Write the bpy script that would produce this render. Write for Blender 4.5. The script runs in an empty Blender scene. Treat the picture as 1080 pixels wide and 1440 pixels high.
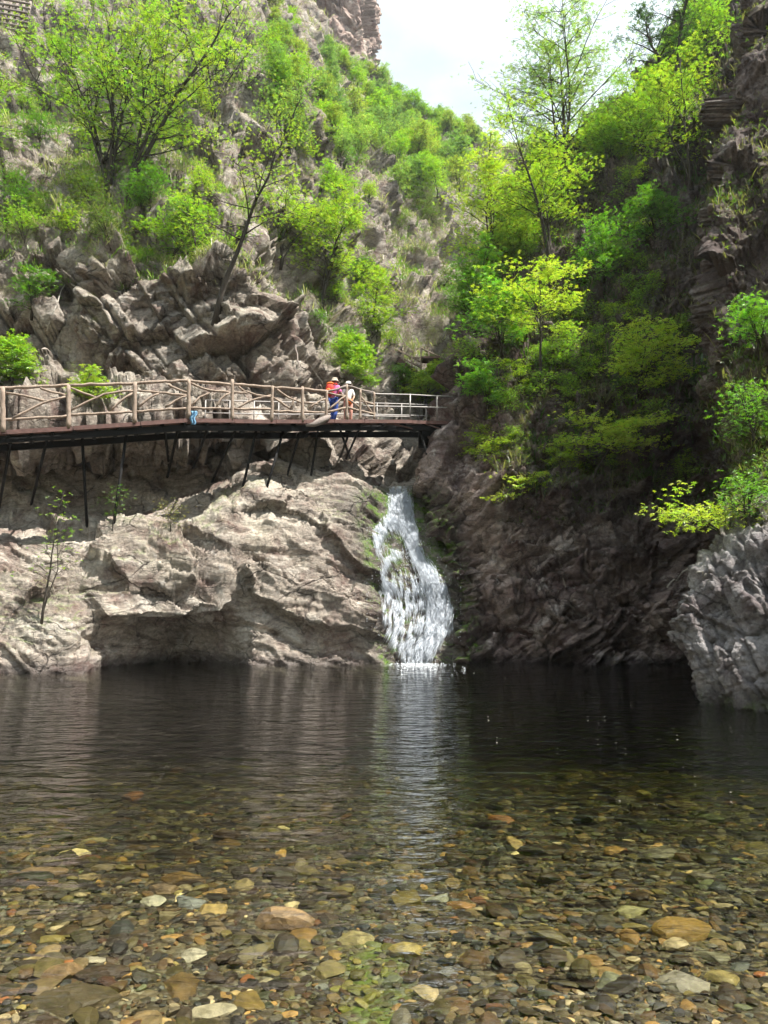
import bpy, bmesh, math, random
import numpy as np
from mathutils import Vector, Matrix
from mathutils.bvhtree import BVHTree

random.seed(7)
RNG = np.random.default_rng(7)
scene = bpy.context.scene
COL = scene.collection
R = math.radians
Q = 1.0; HAZE = .0003

# ------------------------------------------------------------------ camera
F = 1047.0; CAMZ = 1.5; PITCH = R(7.9)
cp, sp = math.cos(PITCH), math.sin(PITCH)
def P(px, py, Y):
    """point at distance Y in front of the viewer that appears at photo pixel px,py"""
    u = (720 - py) / F; x = (px - 540) / F
    t = Y / (cp - u * sp)
    return np.array([x * t, Y, CAMZ + t * (sp + u * cp)])
def proj(p):
    p = np.asarray(p, float); q = p - np.array([0, 0, CAMZ])
    fw = q[..., 1] * cp + q[..., 2] * sp; up = -q[..., 1] * sp + q[..., 2] * cp
    return 540 + F * q[..., 0] / fw, 720 - F * up / fw
cam = bpy.data.cameras.new('camera'); cam_o = bpy.data.objects.new('camera', cam); COL.objects.link(cam_o)
cam.sensor_fit = 'VERTICAL'; cam.sensor_height = 24; cam.lens = 24 * F / 1440
cam.clip_start = 0.05; cam.clip_end = 2000
cam_o.location = (0, 0, CAMZ); cam_o.rotation_euler = (R(90) + PITCH, 0, 0)
scene.camera = cam_o

# ------------------------------------------------------------------ object helpers
def tag(o, label=None, cat=None, group=None, kind=None):
    if label: o['label'] = label
    if cat: o['category'] = cat
    if group: o['group'] = group
    if kind: o['kind'] = kind
    return o
def empty(name, loc=(0, 0, 0)):
    o = bpy.data.objects.new(name, None); o.location = [float(v) for v in loc]
    o.empty_display_size = .2; COL.objects.link(o); return o
def mesh_np(name, V, Fa, mat=None, parent=None, smooth=True, attrs=None, loc=None):
    """V (n,3) array; Fa (m,k) array or list of arrays"""
    V = np.asarray(V, np.float32)
    me = bpy.data.meshes.new(name)
    fl = Fa if isinstance(Fa, list) else [Fa]
    fl = [np.asarray(f, np.int32) for f in fl if len(f)]
    me.vertices.add(len(V)); 
    if loc is not None: V = V - np.asarray(loc, np.float32)
    me.vertices.foreach_set('co', V.ravel())
    tot = sum(f.size for f in fl); npoly = sum(len(f) for f in fl)
    me.loops.add(tot); me.polygons.add(npoly)
    me.loops.foreach_set('vertex_index', np.concatenate([f.ravel() for f in fl]))
    ls = []; s = 0
    for f in fl:
        ls.append(s + np.arange(len(f)) * f.shape[1]); s += f.size
    me.polygons.foreach_set('loop_start', np.concatenate(ls).astype(np.int32))
    me.update(calc_edges=True); me.validate()
    me.polygons.foreach_set('use_smooth', np.full(len(me.polygons), smooth, dtype=bool))
    if attrs:
        for k, a in attrs.items():
            a = np.asarray(a, np.float32)
            if a.ndim == 1:
                at = me.attributes.new(k, 'FLOAT', 'POINT'); at.data.foreach_set('value', a)
            else:
                at = me.attributes.new(k, 'FLOAT_COLOR', 'POINT')
                if a.shape[1] == 3: a = np.concatenate([a, np.ones((len(a), 1), np.float32)], 1)
                at.data.foreach_set('color', a.ravel())
    if mat: me.materials.append(mat)
    o = bpy.data.objects.new(name, me); COL.objects.link(o)
    if loc is not None and parent is None: o.location = [float(v) for v in loc]
    if parent is not None: o.parent = parent
    return o
class MB:
    def __init__(s): s.v = []; s.f4 = []; s.f3 = []; s.n = 0
    def add(s, V, f4=(), f3=()):
        V = np.asarray(V, float); s.v.append(V)
        if len(f4): s.f4.append(np.asarray(f4) + s.n)
        if len(f3): s.f3.append(np.asarray(f3) + s.n)
        s.n += len(V)
    def tube(s, pts, rad, n=6, wob=0, cap=True):
        pts = np.asarray(pts, float); m = len(pts)
        rad = np.broadcast_to(np.asarray(rad, float), (m,)) if np.ndim(rad) < 2 else rad
        T = np.gradient(pts, axis=0); T /= np.linalg.norm(T, axis=1, keepdims=True) + 1e-9
        a = np.array([0, 0, 1.]) if abs(T[:, 2]).mean() < .8 else np.array([1., 0, 0])
        U = np.cross(T, a); U /= np.linalg.norm(U, axis=1, keepdims=True) + 1e-9
        W = np.cross(T, U)
        th = np.arange(n) * 2 * math.pi / n
        rr = rad[:, None] * (1 + (wob * RNG.uniform(-1, 1, (m, n)) if wob else 0))
        V = pts[:, None, :] + rr[..., None] * (np.cos(th)[None, :, None] * U[:, None, :] + np.sin(th)[None, :, None] * W[:, None, :])
        V = V.reshape(-1, 3)
        i = np.arange(m - 1)[:, None] * n; j = np.arange(n)[None, :]; k = (j + 1) % n
        q = np.stack([i + j, i + k, i + n + k, i + n + j], -1).reshape(-1, 4)
        if cap:
            V = np.concatenate([V, pts[:1], pts[-1:]]); c0 = m * n
            jj = np.arange(n); t1 = np.stack([jj, np.full(n, c0), (jj + 1) % n], -1)
            b = (m - 1) * n; t2 = np.stack([b + jj, b + (jj + 1) % n, np.full(n, c0 + 1)], -1)
            s.add(V, q, np.concatenate([t1, t2]))
        else: s.add(V, q)
    def box(s, c, sx, sy, sz, rot=None):
        v = np.array([[x, y, z] for x in (-.5, .5) for y in (-.5, .5) for z in (-.5, .5)]) * [sx, sy, sz]
        if rot is not None: v = v @ np.array(rot).T
        s.add(v + np.asarray(c), [[0, 1, 3, 2], [4, 6, 7, 5], [0, 4, 5, 1], [2, 3, 7, 6], [0, 2, 6, 4], [1, 5, 7, 3]])
    def build(s, name, mat, parent=None, smooth=True, loc=None, attrs=None):
        V = np.concatenate(s.v); fl = []
        if s.f4: fl.append(np.concatenate(s.f4))
        if s.f3: fl.append(np.concatenate(s.f3))
        return mesh_np(name, V, fl, mat, parent, smooth, attrs, loc)

# ------------------------------------------------------------------ numpy noise
PERM = np.random.default_rng(11).permutation(4096).astype(np.int64)
GR = np.random.default_rng(12).normal(size=(4096, 3)); GR /= np.linalg.norm(GR, axis=1, keepdims=True)
RV = np.random.default_rng(13).random((4096, 3))
def hsh(i, j, k, s=0):
    return PERM[(PERM[(PERM[(i + s * 17) & 4095] + j) & 4095] + k) & 4095]
def pn(p, s=0):
    i0 = np.floor(p).astype(np.int64); f = p - i0
    u = f * f * f * (f * (f * 6 - 15) + 10)
    out = 0
    for a in (0, 1):
        wa = u[:, 0] if a else 1 - u[:, 0]
        for b in (0, 1):
            wb = u[:, 1] if b else 1 - u[:, 1]
            for c in (0, 1):
                wc = u[:, 2] if c else 1 - u[:, 2]
                g = GR[hsh(i0[:, 0] + a, i0[:, 1] + b, i0[:, 2] + c, s)]
                out = out + wa * wb * wc * ((f[:, 0] - a) * g[:, 0] + (f[:, 1] - b) * g[:, 1] + (f[:, 2] - c) * g[:, 2])
    return out * 1.6
def fbm(p, o=5, s=0, gain=.5):
    r = 0; a = 1; 
    for k in range(o): r = r + a * pn(p * (2.03 ** k), s + k); a *= gain
    return r
def ridged(p, o=4, s=0, gain=.5):
    r = 0; a = 1
    for k in range(o): r = r + a * (1 - 2 * np.abs(pn(p * (2.1 ** k), s + k))); a *= gain
    return r
def worley(p, s=0):
    i0 = np.floor(p).astype(np.int64); n = len(p)
    F1 = np.full(n, 9.); F2 = np.full(n, 9.); hid = np.zeros(n, np.int64); cc = np.zeros((n, 3))
    for a in (-1, 0, 1):
        for b in (-1, 0, 1):
            for c in (-1, 0, 1):
                q = i0 + np.array([a, b, c]); h = hsh(q[:, 0], q[:, 1], q[:, 2], s)
                ctr = q + RV[h]
                d = np.sqrt(((p - ctr) ** 2).sum(1))
                m = d < F1
                F2 = np.where(m, F1, np.minimum(F2, d)); F1 = np.where(m, d, F1)
                hid = np.where(m, h, hid); cc = np.where(m[:, None], ctr, cc)
    return F1, F2, hid, cc
def facets(p, M, sc, s=0, tilt=.8):
    q = (p @ M) / sc
    q = q + .12 * np.stack([pn(q * 1.3, s + 5), pn(q * 1.3, s + 6), pn(q * 1.3, s + 7)], 1) + .05 * pn(q * 6, s + 8)[:, None]
    F1, F2, h, cc = worley(q, s)
    g = GR[(h * 7 + 3) & 4095]
    d = RV[h, 0] - .5 + tilt * ((q - cc) * g).sum(1)
    e = F2 - F1
    return d, e
def blocks(p, M, size, s=0, tilt=.5, wob=.06):
    """jointed rock: box-shaped blocks, each pushed in or out by its own amount"""
    q = (p @ M) / np.asarray(size, float); q = q + wob * np.stack([pn(q * 1.1, s + 1), pn(q * 1.1, s + 2), pn(q * 1.1, s + 3)], 1)
    k2 = np.floor(q[:, 2]).astype(np.int64); r = RV[(k2 * 37 + s * 11) & 4095]
    a = q[:, 0] + r[:, 0] * .9; k0 = np.floor(a).astype(np.int64); r1 = RV[hsh(k0, k2, k2 * 0, s)]
    b = q[:, 1] + r1[:, 1]; k1 = np.floor(b).astype(np.int64)
    h = hsh(k0, k1, k2, s + 1); g = GR[(h * 5 + 1) & 4095]
    f = np.stack([a - k0, b - k1, q[:, 2] - k2], 1)
    edge = np.minimum(np.minimum(f[:, 0], 1 - f[:, 0]), np.minimum(f[:, 2], 1 - f[:, 2]))
    return RV[h, 0] - .5 + tilt * ((f - .5) * g).sum(1) - .25 * np.exp(-(edge / .03) ** 2)
def strata(p, n, th, s=0, wob=.5):
    """overhanging ledges: sharp saw-tooth steps along the bedding normal"""
    h = (p @ n) / th + wob * fbm(p * (.35 / th) ** .5, 4, s) + .12 * pn(p * 3.0, s + 9)
    k = np.floor(h).astype(np.int64); f = h - k
    r = RV[(k * 131 + s) & 4095]
    return (r[:, 0] - .5) * .9 + (f ** 1.6) * .8 * (.4 + r[:, 1]) - .5 * np.exp(-(f / .07) ** 2)
def rotm(ax, deg):
    return np.array(Matrix.Rotation(R(deg), 3, ax))
def smooth01(x, a, b):
    t = np.clip((x - a) / (b - a), 0, 1); return t * t * (3 - 2 * t)

# ------------------------------------------------------------------ materials
class NT:
    def __init__(s, mat): s.t = mat.node_tree; s.n = s.t.nodes; s.l = s.t.links
    def node(s, typ, **kw):
        n = s.n.new(typ)
        for k, v in kw.items():
            if k.startswith('i_'): 
                key = k[2:]; key = int(key) if key.isdigit() else key.replace('_', ' ')
                s.set(n.inputs[key], v)
            else: setattr(n, k, v)
        return n
    def set(s, inp, v):
        if hasattr(v, 'is_output') or isinstance(v, bpy.types.NodeSocket): s.l.new(v, inp)
        else: inp.default_value = v
    def math(s, op, a, b=0.0, clamp=False):
        n = s.n.new('ShaderNodeMath'); n.operation = op; n.use_clamp = clamp
        s.set(n.inputs[0], a); s.set(n.inputs[1], b); return n.outputs[0]
    def mix(s, f, a, b, bt='MIX'):
        n = s.n.new('ShaderNodeMix'); n.data_type = 'RGBA'; n.blend_type = bt
        s.set(n.inputs[0], f)
        for i, v in ((6, a), (7, b)):
            if isinstance(v, tuple) and len(v) == 3: v = v + (1,)
            s.set(n.inputs[i], v)
        return n.outputs[2]
    def noise(s, vec, scale, detail=4, rough=.5, dist=0.0):
        n = s.n.new('ShaderNodeTexNoise'); s.set(n.inputs['Vector'], vec)
        n.inputs['Scale'].default_value = scale; n.inputs['Detail'].default_value = detail
        n.inputs['Roughness'].default_value = rough; n.inputs['Distortion'].default_value = dist
        return n.outputs[0]
    def ramp(s, f, stops, interp='LINEAR'):
        n = s.n.new('ShaderNodeValToRGB'); s.set(n.inputs[0], f); cr = n.color_ramp; cr.interpolation = interp
        while len(cr.elements) < len(stops): cr.elements.new(.5)
        for e, (p, c) in zip(cr.elements, stops):
            e.position = p; e.color = c if len(c) == 4 else tuple(c) + (1,)
        return n.outputs[0]
    def maprange(s, f, a, b, c=0, d=1):
        n = s.n.new('ShaderNodeMapRange'); s.set(n.inputs[0], f)
        for i, v in enumerate((a, b, c, d)): n.inputs[i + 1].default_value = v
        return n.outputs[0]
    def mapping(s, vec, rot=(0, 0, 0), scale=(1, 1, 1), loc=(0, 0, 0)):
        n = s.n.new('ShaderNodeMapping'); s.set(n.inputs[0], vec)
        n.inputs['Rotation'].default_value = rot; n.inputs['Scale'].default_value = scale; n.inputs['Location'].default_value = loc
        return n.outputs[0]
    def attr(s, name, fac=True):
        n = s.n.new('ShaderNodeAttribute'); n.attribute_name = name
        return n.outputs['Fac'] if fac else n.outputs['Color']
def newmat(name):
    m = bpy.data.materials.new(name); m.use_nodes = True; m.node_tree.nodes.clear()
    t = NT(m); out = t.node('ShaderNodeOutputMaterial'); return m, t, out
def principled(t, out, **kw):
    b = t.node('ShaderNodeBsdfPrincipled')
    for k, v in kw.items():
        k = k.replace('_', ' ')
        if isinstance(v, tuple) and len(v) == 3 and k.endswith('Color'): v = v + (1,)
        t.set(b.inputs[k], v)
    t.l.new(b.outputs[0], out.inputs[0]); return b

def rock_material(name, c1, c2, c3, strata_rot=(0, 0, 0), strata_scale=(1.2, 1.2, 7), crack=1.0, dark=.35, bump=1.0, pale=None):
    m, t, out = newmat(name)
    pos = t.node('ShaderNodeNewGeometry').outputs['Position']
    warp = t.node('ShaderNodeTexNoise'); t.set(warp.inputs['Vector'], pos); warp.inputs['Scale'].default_value = .9; warp.inputs['Detail'].default_value = 5
    vm = t.node('ShaderNodeVectorMath', operation='MULTIPLY_ADD'); t.set(vm.inputs[0], warp.outputs['Color']); vm.inputs[1].default_value = (.9, .9, .9); t.set(vm.inputs[2], pos)
    wp = vm.outputs[0]
    big = t.noise(pos, .33, 6, .6)
    base = t.ramp(big, [(.30, c1), (.48, c2), (.62, c3), (.75, c1)])
    pur = t.noise(wp, 1.1, 5, .6)
    base = t.mix(t.maprange(pur, .5, .68), base, tuple(x * y for x, y in zip(c2, (.62, .5, .5))))
    if pale: base = t.mix(t.maprange(t.noise(pos, .8, 7, .65, .4), .54, .68, 0, .8), base, pale)
    # mineral and grain variation
    fine = t.noise(pos, 9, 10, .7)
    base = t.mix(1.0, base, t.ramp(fine, [(.25, (.45, .45, .45)), (.5, (.95, .95, .95)), (.75, (1.45, 1.4, 1.35))]), 'MULTIPLY')
    st = t.noise(t.mapping(wp, strata_rot, strata_scale), 1.0, 8, .68, .4)
    base = t.mix(1.0, base, t.ramp(st, [(.30, (dark, dark * .95, dark * .95)), (.44, (.85, .82, .8)), (.56, (1.05, 1.05, 1.05)), (.7, (1.35, 1.33, 1.3))]), 'MULTIPLY')
    vo = t.node('ShaderNodeTexVoronoi', feature='DISTANCE_TO_EDGE'); t.set(vo.inputs['Vector'], t.mapping(wp, strata_rot, tuple(.42 * x for x in (1.3, 1.3, 2.2)))); vo.inputs['Scale'].default_value = 1.25
    vo2 = t.node('ShaderNodeTexVoronoi', feature='DISTANCE_TO_EDGE'); t.set(vo2.inputs['Vector'], t.mapping(wp, strata_rot, (1.2, 1.2, 2.8))); vo2.inputs['Scale'].default_value = 1.7
    cmask = t.maprange(t.noise(pos, .7, 5, .6), .45, .6)
    crk = t.math('SUBTRACT', 1, t.math('MULTIPLY', cmask, t.math('SUBTRACT', 1, t.math('MULTIPLY', t.maprange(vo.outputs[0], 0, .03), t.maprange(vo2.outputs[0], 0, .035, .55, 1)))))
    base = t.mix(t.math('MULTIPLY', t.math('SUBTRACT', 1, crk), .85 * crack), base, (.035, .028, .026))
    lich = t.noise(pos, 2.3, 8, .7)
    base = t.mix(t.maprange(lich, .60, .68, 0, .45), base, (.42, .40, .38))
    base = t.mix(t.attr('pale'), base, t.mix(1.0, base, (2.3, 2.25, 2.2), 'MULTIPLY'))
    # soil and leaf litter on slopes
    soil = t.attr('soil')
    sn = t.noise(pos, 1.3, 9, .7)
    so = t.math('MULTIPLY', soil, t.maprange(sn, .38, .55, 0.15, 1))
    soilc = t.ramp(t.noise(pos, 4, 8, .7), [(.3, (.05, .04, .022)), (.5, (.15, .12, .07)), (.62, (.10, .13, .035)), (.75, (.30, .25, .17))])
    base = t.mix(so, base, soilc)
    moss = t.attr('moss'); mo = t.math('MULTIPLY', moss, t.maprange(t.noise(pos, 2.2, 8, .75), .42, .55))
    mossc = t.ramp(t.noise(pos, 14, 4, .6), [(.3, (.02, .05, .004)), (.5, (.08, .16, .01)), (.75, (.20, .32, .02))])
    base = t.mix(mo, base, mossc)
    wet = t.attr('wet')
    base = t.mix(t.math('MULTIPLY', t.math('MULTIPLY', wet, .8), t.math('SUBTRACT', 1, t.math('MULTIPLY', mo, .8))), base, t.mix(1.0, base, (.22, .20, .22), 'MULTIPLY'))
    b1 = t.node('ShaderNodeBump'); b1.inputs['Strength'].default_value = .9 * bump; b1.inputs['Distance'].default_value = .12; t.set(b1.inputs['Height'], st)
    b2 = t.node('ShaderNodeBump'); b2.inputs['Strength'].default_value = .8 * crack; b2.inputs['Distance'].default_value = .06; t.set(b2.inputs['Height'], crk); t.l.new(b1.outputs[0], b2.inputs['Normal'])
    b3 = t.node('ShaderNodeBump'); b3.inputs['Strength'].default_value = .85 * bump; b3.inputs['Distance'].default_value = .09; t.set(b3.inputs['Height'], t.noise(pos, 5, 12, .72)); t.l.new(b2.outputs[0], b3.inputs['Normal'])
    principled(t, out, Base_Color=base, Roughness=t.maprange(wet, 0, 1, .9, .42), Specular_IOR_Level=.3, Normal=b3.outputs[0])
    return m
def simple_mat(name, col, rough=.8, var=.3, scale=8, metallic=0, bump=.3, attr=None, stretch=(1, 1, 1)):
    m, t, out = newmat(name)
    pos = t.node('ShaderNodeTexCoord').outputs['Object']
    n = t.noise(t.mapping(pos, scale=stretch), scale, 8, .65)
    base = t.attr(attr, False) if attr else tuple(col) + (1,)
    base = t.mix(1.0, base, t.ramp(n, [(.25, (1 - var,) * 3), (.5, (1, 1, 1)), (.78, (1 + var,) * 3)]), 'MULTIPLY')
    b = t.node('ShaderNodeBump'); b.inputs['Strength'].default_value = bump; b.inputs['Distance'].default_value = .02; t.set(b.inputs['Height'], n)
    principled(t, out, Base_Color=base, Roughness=rough, Metallic=metallic, Normal=b.outputs[0])
    return m
def leaf_material(name):
    m, t, out = newmat(name)
    c = t.attr('Col', False)
    d = t.node('ShaderNodeBsdfDiffuse'); t.set(d.inputs[0], c)
    tr = t.node('ShaderNodeBsdfTranslucent'); t.set(tr.inputs[0], t.mix(1.0, c, (1.0, 1.3, .5), 'MULTIPLY'))
    g = t.node('ShaderNodeBsdfGlossy'); g.inputs['Roughness'].default_value = .45; g.inputs[0].default_value = (.9, .95, 1, 1)
    mx = t.node('ShaderNodeMixShader'); mx.inputs[0].default_value = .5; t.l.new(d.outputs[0], mx.inputs[1]); t.l.new(tr.outputs[0], mx.inputs[2])
    m2 = t.node('ShaderNodeMixShader'); m2.inputs[0].default_value = .05; t.l.new(mx.outputs[0], m2.inputs[1]); t.l.new(g.outputs[0], m2.inputs[2])
    t.l.new(m2.outputs[0], out.inputs[0]); return m

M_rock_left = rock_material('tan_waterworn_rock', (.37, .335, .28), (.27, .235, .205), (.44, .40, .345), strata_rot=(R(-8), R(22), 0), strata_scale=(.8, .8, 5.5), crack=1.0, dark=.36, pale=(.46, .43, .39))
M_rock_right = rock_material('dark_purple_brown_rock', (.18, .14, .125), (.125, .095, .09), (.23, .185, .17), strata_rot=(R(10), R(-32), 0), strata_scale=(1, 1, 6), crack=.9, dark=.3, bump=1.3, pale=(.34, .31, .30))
M_rock_grey = rock_material('pale_grey_rock', (.36, .34, .345), (.24, .225, .23), (.44, .425, .425), strata_rot=(0, R(70), 0), strata_scale=(1, 1, 3), crack=.9, dark=.5, bump=1.2)
M_rock_far = rock_material('pinkish_far_rock', (.36, .28, .24), (.30, .22, .19), (.40, .33, .28), strata_rot=(0, R(60), 0), strata_scale=(.3, .3, 1.2), crack=.5, dark=.5)
M_bark = simple_mat('tree_bark', (.055, .045, .035), .95, .5, 12, bump=.8, stretch=(1, 1, .3))
M_bark_pale = simple_mat('pale_twig_bark', (.23, .19, .15), .95, .4, 12, bump=.8)
M_leaf = leaf_material('leaf_blade')
M_log = simple_mat('peeled_log_wood', (.31, .235, .185), .85, .45, 14, bump=.7, stretch=(1, 1, .4))
M_log_grey = simple_mat('weathered_log', (.24, .20, .18), .9, .45, 14, bump=.7)
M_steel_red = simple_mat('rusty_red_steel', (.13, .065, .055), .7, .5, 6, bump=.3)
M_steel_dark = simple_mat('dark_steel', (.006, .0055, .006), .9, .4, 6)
M_steel_pipe = simple_mat('grey_painted_pipe', (.30, .28, .27), .5, .3, 8, metallic=.3)
M_dead = simple_mat('dead_wood', (.36, .33, .29), .9, .4, 10, bump=.8)

# ------------------------------------------------------------------ terrain sheets
def blur(G, r):
    for _ in range(r):
        H = G.copy(); H[1:-1] = (G[:-2] + 2 * G[1:-1] + G[2:]) / 4; G = H
        H = G.copy(); H[:, 1:-1] = (G[:, :-2] + 2 * G[:, 1:-1] + G[:, 2:]) / 4; G = H
    return G
def sheet(cols, step=2.4, wstep=None, smooth_passes=14, under=True, back=None):
    """cols: list of columns, each a list of (px,py,Y). Returns 3D grid (ncols,nrows,3)"""
    C = []
    for c in cols:
        pts = [P(*e) for e in c]
        if under:
            w = pts[0]; pts = [np.array([w[0], w[1] - .8, -3.2]), np.array([w[0], w[1] - .1, -.6])] + pts
        if back:
            l = pts[-1]; pts = pts + [np.array([l[0] * 1.05, l[1] + back[0] * .4, l[2] - 1.0]), np.array([l[0] * 1.1, l[1] + back[0], l[2] - back[1]])]
        C.append(np.array(pts))
    C = np.array(C)
    px, py = proj(C); 
    cs = [0.]; 
    for i in range(len(C) - 1): cs.append(cs[-1] + max(3, min(200, max(np.median(np.abs(px[i + 1] - px[i])) + 6, .45 * F * np.median(np.linalg.norm(C[i + 1] - C[i], axis=1) / C[i][:, 1]))) / step))
    rs = [0.]
    for j in range(C.shape[1] - 1): rs.append(rs[-1] + max(4, min(160, np.median(np.hypot(py[:, j + 1] - py[:, j], 0)) + 4) / step))
    u = np.linspace(0, cs[-1], int(cs[-1]) + 1); v = np.linspace(0, rs[-1], int(rs[-1]) + 1)
    G = np.empty((len(u), C.shape[1], 3))
    for k in range(3):
        for j in range(C.shape[1]): G[:, j, k] = np.interp(u, cs, C[:, j, k])
    H = np.empty((len(u), len(v), 3))
    for k in range(3):
        for i in range(len(u)): H[i, :, k] = np.interp(v, rs, G[i, :, k])
    return blur(H, smooth_passes)
def grid_normals(H):
    du = np.gradient(H, axis=0); dv = np.gradient(H, axis=1)
    n = np.cross(du, dv); n /= np.linalg.norm(n, axis=2, keepdims=True) + 1e-9
    return n
def grid_faces(nu, nv):
    i = np.arange(nu - 1)[:, None] * nv; j = np.arange(nv - 1)[None, :]
    return np.stack([i + j, i + nv + j, i + nv + j + 1, i + j + 1], -1).reshape(-1, 4)
SHEETS = {}
def make_sheet(name, H, disp, mat, attrs_fn, extra=None):
    nu, nv = H.shape[:2]; N = grid_normals(H).reshape(-1, 3); V0 = H.reshape(-1, 3)
    ppx, ppy = proj(V0)
    d = disp(V0, N, ppx, ppy)
    V = V0 + (d if d.ndim == 2 else N * d[:, None])
    G = V.reshape(nu, nv, 3); N2 = grid_normals(G).reshape(-1, 3)
    ppx, ppy = proj(V)
    at = attrs_fn(V, N2, ppx, ppy)
    o = mesh_np(name, V, grid_faces(nu, nv), mat, attrs=at)
    tag(o, kind='structure')
    k = 2
    gi = np.arange(0, nu, k); gj = np.arange(0, nv, k)
    sub = G[gi][:, gj].reshape(-1, 3)
    bvh = BVHTree.FromPolygons(sub.tolist(), grid_faces(len(gi), len(gj)).tolist())
    SHEETS[name] = dict(G=G, N=N2.reshape(nu, nv, 3), bvh=bvh, at=at)
    return o
def ray(px, py, names=None):
    d = Vector(P(px, py, 10.) - np.array([0, 0, CAMZ])).normalized(); best = None
    for n in (names or SHEETS):
        h = SHEETS[n]['bvh'].ray_cast(Vector((0, 0, CAMZ)), d)
        if h[0] is not None and (best is None or h[3] < best[1]): best = (h[0], h[3], n, h[1])
    return best

def c3(px, lst): return [(px, a, b) for a, b in lst]
colsA = [
 c3(-900, [(1010,15.50),(930,16.00),(820,17.00),(760,18.50),(715,22.50),(640,24.20),(585,21.60),(520,25.00),(440,26.00),(385,27.00),(300,30.00),(200,35.00),(90,41.00),(-60,50.00),(-330,68.00)]),
 c3(-420, [(975,17.50),(900,18.00),(800,19.50),(740,20.50),(715,24.50),(640,26.70),(585,24.10),(520,27.00),(440,28.00),(385,29.00),(300,32.00),(200,37.00),(90,43.00),(-60,52.00),(-330,70.00)]),
 c3(-150, [(960,18.80),(900,19.30),(800,20.50),(745,21.50),(715,25.50),(640,27.20),(590,24.40),(520,27.00),(440,28.00),(375,29.00),(300,32.00),(200,37.00),(90,43.00),(-60,52.00),(-330,70.00)]),
 c3(0, [(948,19.80),(890,20.20),(810,21.20),(748,22.00),(715,25.80),(640,27.40),(595,24.60),(520,27.00),(430,28.00),(350,29.50),(290,32.50),(200,37.00),(90,43.00),(-60,52.00),(-330,70.00)]),
 c3(100, [(945,20.30),(880,20.70),(800,21.80),(750,22.40),(722,26.10),(640,27.60),(600,24.80),(530,27.00),(450,28.00),(385,29.30),(310,32.00),(210,37.00),(90,43.00),(-60,52.00),(-330,70.00)]),
 c3(150, [(938,22.40),(890,22.20),(866,21.40),(752,22.80),(722,26.30),(640,27.80),(600,24.90),(540,27.10),(470,27.60),(382,28.20),(350,30.00),(240,36.00),(110,43.00),(-50,53.00),(-320,71.00)]),
 c3(240, [(930,25.20),(893,25.20),(872,22.30),(750,23.30),(705,26.37),(645,27.95),(600,25.03),(545,27.20),(480,27.70),(382,28.10),(350,30.00),(240,36.00),(115,43.50),(-45,53.00),(-310,71.00)]),
 c3(315, [(935,24.20),(888,24.00),(860,22.80),(720,23.80),(685,26.73),(640,28.34),(600,25.34),(548,27.30),(480,27.70),(384,28.30),(345,31.00),(235,37.00),(115,44.50),(-40,54.00),(-300,72.00)]),
 c3(355, [(937,23.10),(885,23.40),(800,23.90),(705,24.50),(670,26.66),(640,27.89),(600,25.90),(550,27.39),(480,27.90),(392,28.70),(330,32.51),(225,39.00),(115,46.00),(-35,55.00),(-290,74.00)]),
 c3(400, [(936,23.40),(870,23.70),(780,24.40),(695,25.20),(665,26.22),(635,26.95),(600,26.72),(560,27.70),(500,28.70),(430,31.00),(350,35.50),(250,42.00),(140,49.00),(35,58),(-90,75)]),
 c3(460, [(936,23.60),(870,24.00),(780,24.70),(690,25.60),(660,26.20),(630,27.00),(600,27.80),(565,28.80),(525,30.50),(460,34.00),(380,40.00),(290,47.00),(205,56),(120,68),(62,82)]),
 c3(520, [(935,23.80),(880,24.10),(800,24.80),(710,25.70),(675,26.50),(640,28.00),(608,29.80),(572,32.00),(530,35.00),(470,40.00),(390,47.00),(310,55.00),(230,66.00),(155,80.00),(100,92.00)]),
 c3(548, [(934,24.20),(880,24.70),(800,25.50),(735,26.30),(694,27.20),(672,29.00),(640,30.60),(602,32.50),(555,36.00),(490,42.00),(410,50.00),(330,60.00),(250,71.00),(180,84.00),(135,94.00)]),
 c3(575, [(933,24.60),(880,25.00),(800,25.80),(735,26.60),(691,27.50),(670,29.40),(640,31.00),(605,33.00),(560,37.00),(495,43.00),(415,51.00),(335,61.00),(258,72.00),(190,85.00),(152,95.00)]),
 c3(612, [(933,24.60),(880,25.00),(800,25.80),(735,26.80),(690,27.90),(668,29.80),(640,31.50),(605,33.50),(560,38.00),(500,44.00),(420,53.00),(340,63.00),(265,74.00),(205,87.00),(172,97.00)]),
 c3(655, [(933,25.00),(880,25.60),(800,26.60),(735,27.80),(690,29.00),(665,30.80),(640,32.50),(605,35.00),(560,39.50),(500,46.00),(425,55.00),(350,65.00),(280,76.00),(225,89.00),(188,99.00)]),
 c3(720, [(933,27.00),(880,28.00),(800,29.00),(735,30.00),(690,31.00),(665,33.00),(640,35.00),(605,38.00),(560,42.00),(500,49.00),(430,58.00),(360,68.00),(300,79.00),(250,91.00),(205,101.00)]),
 c3(950, [(933,30.00),(880,31.00),(800,33.00),(735,34.00),(690,35.00),(665,37.00),(640,39.00),(605,42.00),(560,46.00),(500,53.00),(430,61.00),(360,71.00),(300,82.00),(250,94.00),(215,104.00)]),
]
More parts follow.
